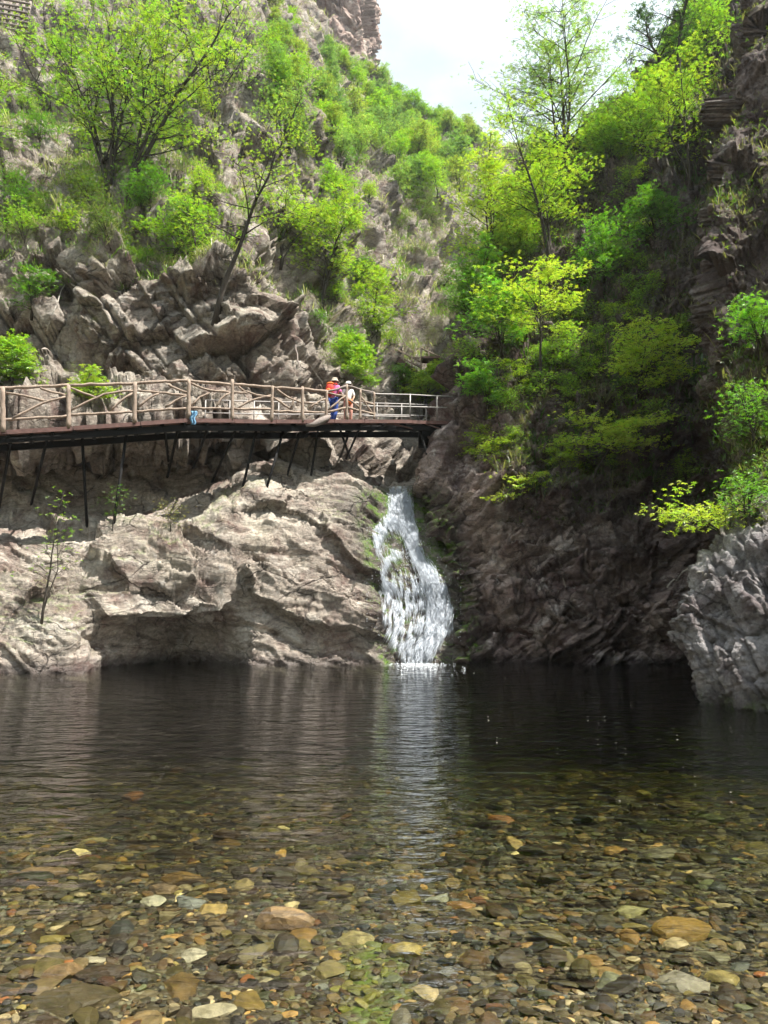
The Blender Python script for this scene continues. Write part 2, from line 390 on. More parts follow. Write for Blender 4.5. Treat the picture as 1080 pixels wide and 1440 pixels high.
colsB0 = [
 [(655,932,24.1),(650,870,24.6),(632,800,25.2),(606,740,25.8),(590,702,26.4),(598,660,27.0),(630,620,27.7),(648,580,28.5),(648,520,30),(655,450,33),(682,385,36),(715,330,40),(745,285,44)],
 c3(705, [(932,23.9),(870,24.3),(800,24.9),(740,25.5),(700,25.9),(650,26.5),(620,26.9),(580,27.6),(520,28.8),(450,31),(380,34),(310,38),(262,42)]),
 c3(780, [(932,23.7),(870,24),(800,24.5),(740,25.1),(700,25.5),(640,26.1),(600,26.6),(550,27.4),(490,28.6),(420,30.5),(350,33),(280,36),(215,40)]),
 c3(860, [(931,23.5),(880,23.7),(820,24),(750,24.6),(700,25.1),(640,25.7),(590,26.3),(530,27.1),(460,28.4),(390,30),(310,32.5),(240,35.5),(185,39)]),
 c3(925, [(930,23.4),(885,23.5),(830,23.7),(760,24.1),(700,24.6),(640,25.1),(580,25.6),(520,26.2),(450,27.2),(370,28.6),(280,31),(190,34.5),(110,38)]),
 c3(985, [(930,23.2),(885,23.8),(830,24.3),(760,24.8),(700,25.1),(640,25.4),(570,25.8),(500,26.2),(420,27),(330,28.5),(230,31),(120,34.5),(10,38.5)]),
 c3(1060,[(932,20.5),(885,21.3),(830,22),(760,22.6),(700,23),(640,23.5),(560,24.2),(480,25),(390,26),(280,28),(160,31),(10,35),(-150,40)]),
 c3(1400,[(940,17),(885,17.6),(830,18),(760,19),(700,19.5),(640,20),(540,21),(440,22),(330,24),(200,26),(40,30),(-150,35),(-400,42)]),
]
colsB = [[(a + 22, b, c + 9 + i * .4) for i, (a, b, c) in enumerate(colsB0[0])]] + colsB0
c1C = [(988,985,13.0),(968,915,13.2),(964,865,13.5),(985,800,13.9),(1005,752,14.4),(1040,705,15.4),(1038,610,16.8),(1012,545,17.8),(1002,450,18.3),(994,350,18.9),(1000,260,19.6),(1032,150,20.6),(1058,50,21.6),(1075,-60,23)]
colsC = [[(a + 45, b, c + 7.5) for a, b, c in c1C],
         [(a + 6, b, c + 1.2) for a, b, c in c1C], c1C,
         [(a + 45, b + (14 if i == 0 else 0) - (12 if i in (3, 4) else 0), c - .5) for i, (a, b, c) in enumerate(c1C)],
         [(a + 130, b + (30 if i == 0 else 0) - (40 if i in (3, 4) else 0), c - 1.3) for i, (a, b, c) in enumerate(c1C)],
         [(a + 420, b + (60 if i == 0 else 0) - (60 if i in (3, 4) else 0), c - 3.2) for i, (a, b, c) in enumerate(c1C)]]

BED_L = rotm('X', -8) @ rotm('Y', 20)
BED_R = rotm('X', 10) @ rotm('Y', -35)
def dispA(V, N, px, py):
    nb = np.array([.30, -.10, .95]); nb /= np.linalg.norm(nb)
    near = 1 - smooth01(V[:, 1], 33, 60); z = V[:, 2]
    big = fbm(V * .16, 4, 1); d = np.zeros(len(V)); BL = rotm('X', 6) @ rotm('Y', -18); JT = rotm('Z', 34) @ rotm('X', 12) @ rotm('Y', -30)
    low = (1 - smooth01(z, 6.0, 8.0)) * near; m = low > 0
    if m.any():      # water-worn ledges by the pool
        v = V[m]; W = v + .5 * np.stack([fbm(v * .25, 3, 21), fbm(v * .25, 3, 22), fbm(v * .25, 3, 23)], 1)
        f0, e0 = facets(W, BED_L * np.array([.55, .8, 1.5]), 2.2, 41, .7)
        f1, e1 = facets(W, BED_L * np.array([.6, .8, 1.6]), .95, 42, .9)
        f2, e2 = facets(W, BED_L * np.array([.5, .8, 1.8]), .36, 43, 1.)
        dl = .5 * big[m] + .05 * ridged(W @ BED_L * np.array([.35, .6, 1.35]), 3, 31, .55) + .42 * f0 + .07 * f1 + .025 * f2
        dl += (.12 * strata(W, nb, .9, 81, .3) + .05 * strata(W, nb, .30, 83, .4)) + .08 * blocks(W, BED_L, (1.7, 1.2, .55), 94, .8) * (.5 + .5 * smooth01(fbm(v * .3, 2, 85), -.3, .3))
        d[m] += low[m] * dl
    terr = smooth01(z, 6, 8) * near * (1 - smooth01(z, 15, 18)); m = terr > 0
    if m.any():      # big jointed blocks
        v = V[m]
        b0, g0 = facets(v, BL * np.array([1, 1, .8]), 3.6, 51, 1.0); b1, g1 = facets(v, BL * np.array([1, 1, .9]), 1.3, 52, 1.1); b2, g2 = facets(v, BL, .45, 53, 1.1)
        d[m] += terr[m] * (.6 * big[m] + 1.3 * blocks(v, JT, (2.6, 3.2, 3.4), 91, .9) + .62 * blocks(v, JT, (.95, 1.3, 1.25), 92, .9) + .45 * b0 + .16 * b1 + .10 * b2 + .05 * fbm(v * 1.5, 3, 60) + .13 * strata(v, np.array([.45, -.2, .87]), 1.3, 87, .25) + .08 * strata(v, np.array([.9, .3, -.3]), 1.1, 88, .25))
    up = np.clip(smooth01(z, 15, 18) * near + (1 - near), 0, 1); m = up > 0
    v = V[m]
    r0, h0 = facets(v, BL * np.array([1, 1, .8]), 6.0, 54, 1.1); r1, h1 = facets(v, BL, 1.9, 55, 1.1)
    d[m] += up[m] * (.55 * strata(v, np.array([.5, -.2, .84]), 2.4, 89, .4) + 1.6 * big[m] + 1.5 * r0 * (.5 + .5 * fbm(v * .07, 2, 61)) + .55 * r1 + .3 * fbm(v * .8, 4, 62))
    ch = np.exp(-((px - 582) / 45) ** 2) * (1 - smooth01(py, 930, 940)) * smooth01(py, 670, 690)
    d = d * (1 - .5 * ch)
    return d + .02 * fbm(V * 6, 2, 63)
def attrsA(V, N, px, py):
    z = V[:, 2]
    up = np.clip(N[:, 2], -1, 1)
    n = fbm(V * .25, 4, 71)
    soil = smooth01(z, 14.0, 16.5) * smooth01(up + .55 * n, .18, .5) + .2 * smooth01(z, 8, 10) * smooth01(up, .5, .8)
    far = smooth01(V[:, 1], 40, 60)
    soil = np.clip(np.maximum(soil, far * smooth01(up + .5 * n, .15, .45)), 0, 1)
    dfall = np.abs(px - (560 + (py - 690) * .12)) 
    infall = smooth01(py, 675, 700) * (1 - smooth01(dfall, 42, 95 + 30 * n))
    wet = np.clip(np.maximum(infall, 1 - smooth01(z, .05, .45)), 0, 1) * (V[:, 1] < 33)
    moss = np.clip(smooth01(py, 680, 700) * (1 - smooth01(dfall, 40, 78)) * smooth01(up + n * .5, -.1, .35) * (V[:, 1] < 30) * 1.2, 0, 1)
    moss = np.maximum(moss, .5 * smooth01(n, .35, .7) * smooth01(up, .4, .8) * (1 - smooth01(z, 5, 7)))
    return dict(soil=soil, wet=wet, moss=moss, pale=V[:, 0] * 0 + .12 * (1 - smooth01(z, 5, 8)))
def dispB(V, N, px, py):
    z = V[:, 2]
    big = fbm(V * .17, 4, 101)
    W = V + .6 * np.stack([fbm(V * .3, 3, 121), fbm(V * .3, 3, 122), fbm(V * .3, 3, 123)], 1)
    f0, e0 = facets(W, BED_R * np.array([.6, .8, 1.4]), 2.8, 141, .9)
    f1, e1 = facets(W, BED_R * np.array([.6, .8, 1.5]), 1.1, 142, 1.0)
    f2, e2 = facets(W, BED_R * np.array([.7, .8, 1.4]), .45, 143, 1.0)
    JB = rotm('Z', -25) @ rotm('X', 10) @ rotm('Y', -35)
    d = .7 * big + .6 * f0 + .3 * f1 + .14 * f2 + .55 * blocks(W, JB, (1.6, 1.8, .9), 191, .9) + .25 * blocks(W, JB, (.6, .7, .38), 192, .9) - .15 * (1 - smooth01(e0, 0, .05)) - .05 * (1 - smooth01(e1, 0, .05)) + .08 * fbm(V * 2, 4, 160)
    edge = 1 - smooth01(px, 590, 690)
    d *= 1 - .35 * edge
    nr = np.array([-.42, -.1, .90]); nr /= np.linalg.norm(nr)
    d += (.30 * strata(W, nr, 1.1, 181) + .13 * strata(W, nr, .36, 183, .7)) * (1 - .5 * edge)
    d += 1.1 * smooth01(z, 13, 18) * facets(V, BED_R, 5, 150, 1)[0]
    return d
def attrsB(V, N, px, py):
    z = V[:, 2]; up = N[:, 2]; n = fbm(V * .3, 4, 171)
    soil = smooth01(z, 3.5, 6.5) * smooth01(up + .6 * n, .3, .65) * .9 * smooth01(px, 660, 720)
    soil = np.maximum(soil, smooth01(z, 18, 24) * smooth01(up + .6 * n, .1, .5))
    dfall = np.abs(px - (600 + (py - 690) * .17))
    wet = np.maximum(smooth01(py, 675, 700) * (1 - smooth01(dfall, 20, 70)), 1 - smooth01(z, .05, .4))
    moss = smooth01(py, 680, 700) * (1 - smooth01(px - (600 + (py - 690) * .22), 18, 48)) * smooth01(up + n * .5, -.25, .3)
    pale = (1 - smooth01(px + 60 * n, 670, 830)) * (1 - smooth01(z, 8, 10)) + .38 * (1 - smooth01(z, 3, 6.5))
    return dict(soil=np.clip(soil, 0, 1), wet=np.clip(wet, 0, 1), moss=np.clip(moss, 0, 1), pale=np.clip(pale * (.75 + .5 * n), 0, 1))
def dispC(V, N, px, py):
    BC = rotm('Y', 70) @ rotm('X', 15)
    big = fbm(V * .35, 4, 201)
    f0, e0 = facets(V, BC * np.array([.6, .8, 1.2]), 1.5, 241, .9)
    f1, e1 = facets(V, BC * np.array([.7, .8, 1.2]), .55, 242, 1.0)
    f2, e2 = facets(V, BC, .22, 243, 1.0)
    low = 1 - smooth01(V[:, 2], 4.5, 6)
    JC = rotm('Z', -30) @ rotm('Y', 68)
    d = .22 * big + .3 * f0 + .16 * f1 + .06 * f2 + (.20) * blocks(V, JC, (.9, 1.0, .6), 291, 1.) + .07 * blocks(V, JC, (.33, .4, .22), 292, 1.) - .06 * (1 - smooth01(e0, 0, .05)) - .02 * (1 - smooth01(e1, 0, .05)) + .02 * fbm(V * 3, 4, 260)
    d = d + .10 * strata(V, np.array([.8, -.3, .5]), .42, 281, .4)
    return .72 * d + (1 - low) * .7 * facets(V, BC, 2.6, 244, 1)[0]
def attrsC(V, N, px, py):
    z = V[:, 2]; n = fbm(V * .5, 4, 271)
    soil = smooth01(z, 2.9, 3.7) * (1 - smooth01(z, 5.5, 9)) + .5 * smooth01(N[:, 2] + .5 * n, .3, .6) * smooth01(z, 3.2, 4)
    return dict(soil=np.clip(soil, 0, 1), wet=np.clip(1 - smooth01(z, .02, .5 + .4 * n), 0, 1), moss=.6 * (1 - smooth01(z, .0, .35)) * smooth01(n, -.1, .3))

HA = sheet(colsA, 1.9 * Q, smooth_passes=7, back=(25, 14)); make_sheet('left_hillside', HA, dispA, M_rock_left, attrsA)
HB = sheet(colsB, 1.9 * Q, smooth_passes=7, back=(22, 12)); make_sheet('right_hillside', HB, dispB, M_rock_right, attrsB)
m, t, out = newmat('x')
HC = sheet(colsC, 1.9 * Q, smooth_passes=10, back=(6, 8))
SH_C = make_sheet('right_rock_outcrop', HC, dispC, M_rock_grey, attrsC)
# upper part of the near outcrop is the dark rock of the right cliff
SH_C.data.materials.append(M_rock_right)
Gc = SHEETS['right_rock_outcrop']['G']; 
zc = (Gc[:-1, :-1, 2] + Gc[1:, 1:, 2]).ravel() / 2 + .8 * fbm(Gc[:-1, :-1].reshape(-1, 3) * .8, 3, 5)
mi = (zc > 4.6).astype(np.int32)
SH_C.data.polygons.foreach_set('material_index', mi)
# far rocky peak
pk = [[(300,260,112),(300,120,116),(300,0,120),(300,-120,124),(300,-260,130)],
      [(400,260,106),(400,120,108),(405,0,111),(410,-120,114),(420,-260,118)],
      [(460,230,104),(460,110,105),(462,0,107),(465,-120,110),(468,-260,114)],
      [(512,210,103),(514,100,104),(512,30,105),(505,-60,108),(500,-200,112)],
      [(522,220,104.5),(520,110,105.5),(516,40,106.5),(510,-50,109.5),(504,-190,113)],
      [(520,230,125),(516,120,126),(512,40,127),(505,-60,129),(498,-180,132)]]
HP = sheet(pk, 1.9, smooth_passes=3, under=False, back=(20, 25))
def dispP(V, N, px, py):
    BP = rotm('Y', 62)
    return 1.2 * fbm(V * .08, 4, 301) + 2.4 * facets(V, BP * np.array([.6, 1, 1.6]), 7, 341, .9)[0] + 1.1 * facets(V, BP * np.array([.6, 1, 1.6]), 2.8, 342, 1)[0] + .4 * facets(V, BP, 1.1, 343, 1)[0]
make_sheet('rocky_peak', HP, dispP, M_rock_far, lambda V, N, px, py: dict(soil=.6 * smooth01(N[:, 2], .5, .8), wet=V[:, 0] * 0, moss=V[:, 0] * 0))

# unseen rest of the gorge behind the viewer, added to cut sky fill
rear = []
for (x, y, ox, oy) in ((-26, 20, -1, .1), (-30, 4, -1, 0), (-30, -14, -1, -.3), (-20, -32, -.6, -1), (0, -40, 0, -1), (20, -34, .6, -1), (33, -16, 1, -.4), (34, 2, 1, 0), (26, 16, 1, .1)):
    rear.append([np.array([x + ox * q, y + oy * q, z]) for q, z in ((-3, -2), (0, 1.5), (4, 9), (9, 17), (15, 25), (22, 33), (34, 36))])
rear = np.array(rear)
uu = np.linspace(0, 8, 150); HR = np.empty((150, 7, 3)); HR2 = np.empty((150, 70, 3))
for k in range(3):
    for j in range(7): HR[:, j, k] = np.interp(uu, np.arange(9), rear[:, j, k])
    for i in range(150): HR2[i, :, k] = np.interp(np.linspace(0, 6, 70), np.arange(7), HR[i, :, k])
HR2 = blur(HR2, 6); nr_ = grid_normals(HR2).reshape(-1, 3); vr = HR2.reshape(-1, 3)
vr = vr + nr_ * (2.2 * fbm(vr * .12, 4, 401) + 1.5 * facets(vr, np.eye(3), 4, 402, 1)[0])[:, None]
tag(mesh_np('unseen_rear_hillside', vr, grid_faces(150, 70), M_rock_right, attrs=dict(soil=np.full(len(vr), .9), wet=vr[:, 0] * 0, moss=np.full(len(vr), .5), pale=vr[:, 0] * 0)), kind='structure')
#@@PART2
# ------------------------------------------------------------------ pool bed and water
def bed_z(x, y):
    y = np.asarray(y, float); x = np.asarray(x, float)
    z = np.interp(y, [-60, -8, -3, 0, 4, 8, 12, 16, 20, 24, 40], [1.5, .8, .35, .04, -.30, -.65, -1.0, -1.5, -2.2, -3.0, -3.8])
    q = np.stack([np.broadcast_to(x, y.shape) * .5, y * .5, y * 0], -1).reshape(-1, 3)
    return z + (.07 * fbm(q, 3, 401) * 1.0).reshape(y.shape) * np.clip((y + 6) / 8, 0, 1)
xs = np.concatenate([np.linspace(-150, -12, 20), np.linspace(-11.8, 11.8, 150), np.linspace(12, 150, 20)])
ys = np.concatenate([np.linspace(-120, -3, 20), np.linspace(-2.8, 12, 150), np.linspace(12.4, 28, 40)])
XX, YY = np.meshgrid(xs, ys, indexing='ij')
ZZ = bed_z(XX, YY)
ZZ = np.where(YY < -3, np.maximum(ZZ, .35), ZZ) 
m_bed, t, out = newmat('gravel_bed')
pos = t.node('ShaderNodeTexCoord').outputs['Object']
vo = t.node('ShaderNodeTexVoronoi'); t.set(vo.inputs['Vector'], pos); vo.inputs['Scale'].default_value = 22; vo.inputs['Randomness'].default_value = 1
colr = t.ramp(t.node('ShaderNodeSeparateColor', i_0=vo.outputs['Color']).outputs[0], [(0, (.035, .028, .016)), (.4, (.08, .06, .03)), (.75, (.14, .11, .06)), (1, (.2, .19, .14))])
base = t.mix(1.0, colr, t.ramp(t.noise(pos, 3, 6), [(.3, (.5, .5, .5)), (.7, (1.2, 1.2, 1.1))]), 'MULTIPLY')
alg = t.attr('algae'); base = t.mix(t.math('MULTIPLY', alg, t.maprange(t.noise(pos, 7, 6, .7), .4, .58)), base, (.10, .15, .015))
bp = t.node('ShaderNodeBump'); bp.inputs['Distance'].default_value = .03; t.set(bp.inputs['Height'], t.math('SUBTRACT', 1, vo.outputs['Distance']))
principled(t, out, Base_Color=base, Roughness=.7, Normal=bp.outputs[0])
VB = np.stack([XX, YY, ZZ], -1).reshape(-1, 3)
bpx, bpy_ = proj(np.where(VB[:, 1:2] > 1, VB, np.array([9., 5., 0.])))
alg = np.exp(-((VB[:, 0] + .06) / .15) ** 4) * smooth01(VB[:, 1], 1.0, 1.8) * (1 - smooth01(VB[:, 1], 4.0, 5.2))
bed = mesh_np('pool_bed', VB, grid_faces(len(xs), len(ys))[:, ::-1].copy() if False else grid_faces(len(xs), len(ys)), m_bed, attrs=dict(algae=alg)); tag(bed, kind='structure')

# water: one closed body with a rippled top
m_w, t, out = newmat('clear_pool_water')
pos = t.node('ShaderNodeTexCoord').outputs['Object']
h1 = t.noise(t.mapping(pos, scale=(1, 2.2, 1)), 1.6, 3, .5, .6)
h2 = t.noise(t.mapping(pos, rot=(0, 0, .3), scale=(1, 1.9, 1)), 6.0, 3, .55, .4)
ms = t.noise(pos, .22, 2)
hh = t.math('ADD', t.math('MULTIPLY', h1, .75), t.math('MULTIPLY', h2, t.maprange(ms, .4, .6, .12, .3)))
cx = float(P(588, 938, 23.3)[0])
dv = t.node('ShaderNodeVectorMath', operation='DISTANCE'); t.set(dv.inputs[0], pos); dv.inputs[1].default_value = (cx, 23.3, 0)
ring = t.math('MULTIPLY', t.math('SINE', t.math('ADD', t.math('MULTIPLY', dv.outputs['Value'], 9.0), t.math('MULTIPLY', h1, 9.0))), t.maprange(dv.outputs['Value'], 0, 13, .55, .03))
hh = t.math('ADD', hh, t.math('MULTIPLY', ring, .16))
bw = t.node('ShaderNodeBump'); bw.inputs['Strength'].default_value = 1; bw.inputs['Distance'].default_value = .10; t.set(bw.inputs['Height'], hh)
fr = t.node('ShaderNodeFresnel'); fr.inputs[0].default_value = 1.33; t.l.new(bw.outputs[0], fr.inputs['Normal'])
gl = t.node('ShaderNodeBsdfGlossy'); gl.inputs['Roughness'].default_value = .02; gl.inputs[0].default_value = (1, 1, 1, 1); t.l.new(bw.outputs[0], gl.inputs['Normal'])
tr = t.node('ShaderNodeBsdfTransparent')
mx = t.node('ShaderNodeMixShader'); t.l.new(fr.outputs[0], mx.inputs[0]); t.l.new(tr.outputs[0], mx.inputs[1]); t.l.new(gl.outputs[0], mx.inputs[2])
t.l.new(mx.outputs[0], out.inputs[0])
va = t.node('ShaderNodeVolumeAbsorption'); va.inputs['Color'].default_value = (.60, .63, .46, 1); va.inputs['Density'].default_value = 1.0
t.l.new(va.outputs[0], out.inputs['Volume'])
mb = MB(); x0, x1, y0, y1 = -60, 60, -1.2, 30
mb.add([[x0, y0, 0], [x1, y0, 0], [x1, y1, 0], [x0, y1, 0], [x0, y0, -4.5], [x1, y0, -4.5], [x1, y1, -4.5], [x0, y1, -4.5]],
       [[0, 1, 2, 3], [4, 7, 6, 5], [0, 4, 5, 1], [1, 5, 6, 2], [2, 6, 7, 3], [3, 7, 4, 0]])
tag(mb.build('pool_water', m_w, smooth=False), kind='structure')

# stones
def ico(sub):
    bm = bmesh.new(); bmesh.ops.create_icosphere(bm, subdivisions=sub, radius=1)
    V = np.array([v.co[:] for v in bm.verts]); Fc = np.array([[v.index for v in f.verts] for f in bm.faces]); bm.free(); return V, Fc
ICO2, ICO2F = ico(2); ICO3, ICO3F = ico(3)
def stone_shape(rng, V0, planes=9, sharp=.75):
    """convex chipped pebble: sphere cut by random planes"""
    V = V0.copy()
    for _ in range(planes):
        n = rng.normal(size=3); n /= np.linalg.norm(n); k = rng.uniform(.45, .88)
        d = V @ n; V = V - np.where(d > k, (d - k) * sharp * 1.25 if sharp < .8 else (d - k), 0)[:, None] * n
    return V
STONE_COLS = {
 'brown': (.115, .075, .035), 'dark': (.045, .036, .024), 'olive': (.17, .155, .065), 'ochre': (.32, .215, .085),
 'tan': (.34, .28, .17), 'grey': (.17, .175, .165), 'slate': (.09, .11, .125), 'pale': (.46, .43, .34), 'rust': (.22, .095, .04), 'green': (.15, .19, .12)}
CN = list(STONE_COLS); STONE_COLS = {k_: tuple(.56 * q_ * w_ for q_, w_ in zip(v_, (1.0, .84, .62))) for k_, v_ in STONE_COLS.items()}
#
CW = np.array([.24, .20, .13, .09, .11, .07, .06, .05, .02, .03]); CW = CW / CW.sum()
m_stone, t, out = newmat('river_stone')
pos = t.node('ShaderNodeTexCoord').outputs['Object']
c = t.attr('Col', False)
n = t.noise(pos, 24, 8, .7); n2 = t.noise(t.mapping(pos, scale=(1, 1, 3)), 9, 6, .6, 1)
c = t.mix(1.0, c, t.ramp(n, [(.25, (.55, .55, .5)), (.5, (1, 1, 1)), (.75, (1.4, 1.38, 1.3))]), 'MULTIPLY')
c = t.mix(1.0, c, t.ramp(n2, [(.35, (.6, .6, .55)), (.5, (1, 1, 1)), (.68, (1.3, 1.3, 1.25))]), 'MULTIPLY')
bp = t.node('ShaderNodeBump'); bp.inputs['Distance'].default_value = .008; t.set(bp.inputs['Height'], n)
principled(t, out, Base_Color=c, Roughness=.55, Normal=bp.outputs[0])
HEROES = [ # px, py, w px, depth-size px, colour, label
 (390,1307,86,24,(.42,.28,.18),'long flat pinkish tan slab of stone, longest stone left of centre in the shallows'),
 (263,1273,42,26,(.26,.28,.31),'blue grey angular stone beside the round yellow stone in the shallows'),
 (298,1284,36,30,(.50,.36,.15),'round yellow tan stone right of the blue grey stone'),
 (212,1271,36,16,(.50,.48,.42),'pale chipped stone left of the blue grey stone'),
 (234,1291,32,18,(.28,.24,.14),'olive grey stone just below the blue grey stone'),
 (304,1259,32,20,(.48,.30,.13),'orange tan wedge stone above the round yellow stone'),
 (228,1258,46,18,(.30,.21,.14),'flat brown pink stone above the pale chipped stone'),
 (255,1245,56,20,(.22,.13,.04),'big rusty brown stone far above the round yellow stone'),
 (345,1248,40,22,(.36,.28,.15),'tan pyramid shaped stone in the shallows left of centre'),
 (965,1320,74,34,(.30,.19,.05),'large golden brown stone with a pit, biggest stone on the right'),
 (890,1287,50,18,(.40,.38,.20),'pale yellow green flat stone above the large golden brown stone'),
 (955,1388,66,36,(.30,.28,.24),'large pale grey block stone near the lower right corner'),
 (1016,1382,42,16,(.33,.27,.11),'olive yellow oval stone right of the pale grey block stone'),
 (620,1268,38,15,(.44,.45,.40),'pale grey oval stone right of the algae covered boulder'),
 (574,1272,62,40,(.17,.13,.03),'round brown boulder coated with algae at the centre of the shallows'),
 (650,1277,38,14,(.36,.19,.06),'flat orange brown stone under the pale oval stone'),
 (274,1346,32,22,(.52,.49,.42),'white oval pebble alone below the long pinkish slab'),
 (255,1392,54,48,(.14,.09,.03),'square rusty brown block stone in the lower left shallows'),
 (346,1414,54,26,(.20,.14,.04),'rounded orange brown stone at the bottom left of centre'),
 (110,1416,96,40,(.085,.065,.03),'very large flat dark brown stone in the bottom left corner'),
 (385,1386,34,20,(.48,.42,.30),'pale tan angular stone below the long pinkish slab'),
 (503,1327,48,24,(.42,.36,.18),'pale yellow block stone on the green algae patch'),
 (470,1370,44,26,(.24,.20,.09),'olive brown stone at the left edge of the green algae patch'),
 (627,1281+90,22,24,(.20,.20,.20),'small dark grey square stone right of the algae patch'),
 (601,1360+40,40,20,(.44,.36,.22),'tan flat stone at the bottom just right of centre'),
 (735,1370,36,24,(.28,.24,.14),'grey brown rounded stone in the bottom right of centre'),
 (855,1372,32,26,(.30,.20,.08),'orange brown tilted stone left of the pale grey block stone'),
 (856,1385,40,24,(.20,.21,.14),'green grey flat stone left of the pale grey block stone'),
 (1000,1350,40,18,(.25,.24,.17),'grey olive stone between the golden stone and the right edge'),
 (65,1235,60,16,(.30,.20,.13),'long flat pinkish brown stone near the left edge'),
 (120,1240,30,18,(.40,.31,.18),'tan stone with a pale top near the left edge'),
 (130,1355,30,18,(.50,.46,.38),'white chipped stone in the lower left shallows'),
 (90,1375,50,22,(.26,.17,.09),'brown pink stone above the very large dark stone'),
 (300,1432,60,18,(.46,.42,.32),'pale flat stone cut by the bottom edge left of centre'),
]
def floor_at(px, py):
    # walk down the view ray until it meets the bed
    d = P(px, py, 10.) - np.array([0, 0, CAMZ]); s = .1
    for s in np.linspace(.15, 1.2, 240):
        p = np.array([0, 0, CAMZ]) + d * s
        if p[2] < float(bed_z(np.array([p[0]]), np.array([p[1]]))[0]): return p
    return p
rs = np.random.default_rng(5)
taken = []
for (px, py, w, h, colr, lab) in HEROES:
    p = floor_at(px, py); dist = np.linalg.norm(p - [0, 0, CAMZ]); mpp = dist / F
    sx = w * mpp / 2; sz = max(.022, sx * rs.uniform(.28, .4)); sy = max(sx * .45, (h * mpp) * .9)
    V = stone_shape(rs, ICO3, 11, .95) * [sx * 1.08, sy, sz * 1.2]
    a = rs.uniform(-.25, .25); V = V @ np.array([[math.cos(a), math.sin(a), 0], [-math.sin(a), math.cos(a), 0], [0, 0, 1]])
    V = V + V * (.06 * fbm(V * 18 + px, 3, 9))[:, None]
    colr = tuple(.75 * q_ * w_ for q_, w_ in zip(colr, (1, .95, .85)))
    o = mesh_np('stone', V + p + [0, 0, sz * .35], ICO3F, m_stone, smooth=False, attrs=dict(Col=np.tile(colr, (len(V), 1))), loc=p)
    tag(o, lab, 'stone'); taken.append((p[0], p[1], max(sx, sy)))
# scattered pebbles: the largest ones are single objects, the mass of small ones is one
NP_ = 30000
yy = 1.6 + (rs.random(NP_ * 2) ** 0.95) * 15.5
xx = rs.uniform(-1, 1, NP_ * 2) * (yy * .56 + .5)
keep = rs.random(NP_ * 2) < np.interp(yy, [1.6, 4, 7, 10, 16], [1, 1, .7, .4, .2]) ; xx, yy = xx[keep][:NP_], yy[keep][:NP_]
sz_ = np.exp(rs.normal(math.log(.0185), .55, len(xx))); sz_ = np.clip(sz_, .008, .095) * np.interp(yy, [2, 5, 9, 16], [.9, 1.15, 1.8, 3.0])
zz = bed_z(xx, yy)
for (tx, ty, tr_) in taken:
    bad = np.hypot(xx - tx, yy - ty) < tr_ * .9; sz_[bad] = np.minimum(sz_[bad], .012)
cid = rs.choice(len(CN), len(xx), p=CW)
cid = np.where((sz_ > .055) & (rs.random(len(xx)) < .55), rs.choice([0, 1, 2], len(xx)), cid)
base_shapes = [stone_shape(rs, ICO2, 8, .9) for _ in range(40)]
ppx, ppy = proj(np.stack([xx, yy, zz], 1)); inview = (ppx > 0) & (ppx < 1080) & (ppy < 1440)
score = np.where(inview, sz_ / yy, 0); big_i = set(np.argsort(-score)[:300 - len(HEROES)].tolist())
CT = {'brown': 'brown', 'dark': 'dark brown', 'olive': 'olive', 'ochre': 'ochre yellow', 'tan': 'tan', 'grey': 'grey', 'slate': 'blue grey', 'pale': 'pale whitish', 'rust': 'rusty red', 'green': 'grey green'}
bigV, bigF, bigC, off = [], [], [], 0
for i in range(len(xx)):
    B = base_shapes[rs.integers(40)]; s = sz_[i]
    sx, sy, szz = s * rs.uniform(.95, 1.6), s * rs.uniform(.7, 1.05), s * rs.uniform(.28, .55)
    a = rs.uniform(0, math.pi); ca, sa = math.cos(a), math.sin(a)
    V = B * [sx, sy, szz]; tl = rs.normal(0, .16)
    V = np.stack([V[:, 0] * ca - V[:, 1] * sa, V[:, 0] * sa + V[:, 1] * ca, V[:, 2] + tl * V[:, 0]], 1)
    cl = np.array(STONE_COLS[CN[cid[i]]]) * float(np.clip(np.exp(rs.normal(-.22, .62)), .2, 3.2))
    if 1.5 < yy[i] < 4.6 and abs(ppx[i] - (518 + 16 * math.sin(yy[i] * 4)) + rs.normal(0, 14)) < 50 - 10 * (yy[i] > 3.6):
        if rs.random() < .45 and i not in big_i: continue
        cl = cl * .6 + np.array([.10, .115, .012]) * rs.uniform(.15, 1.1)
    p = np.array([xx[i], yy[i], zz[i] + szz * rs.uniform(.15, .7)])
    if i in big_i:
        nm = CT[CN[cid[i]]]
        side = 'left' if ppx[i] < 430 else ('right' if ppx[i] > 650 else 'middle')
        o = mesh_np('stone', V + p, ICO2F, m_stone, smooth=False, attrs=dict(Col=np.tile(cl, (len(V), 1))), loc=p)
        tag(o, '%s submerged stone among the pebbles in the %s of the shallows' % (nm, side), 'stone', '%s stones in the %s of the shallows' % (nm, side))
    else:
        bigV.append(V + p); bigF.append(ICO2F + off); bigC.append(np.tile(cl, (len(V), 1))); off += len(V)
tag(mesh_np('pebbles', np.concatenate(bigV), np.concatenate(bigF), m_stone, smooth=False, attrs=dict(Col=np.concatenate(bigC))),
    'small mixed brown grey and tan pebbles covering the pool bed', 'pebbles', kind='stuff')

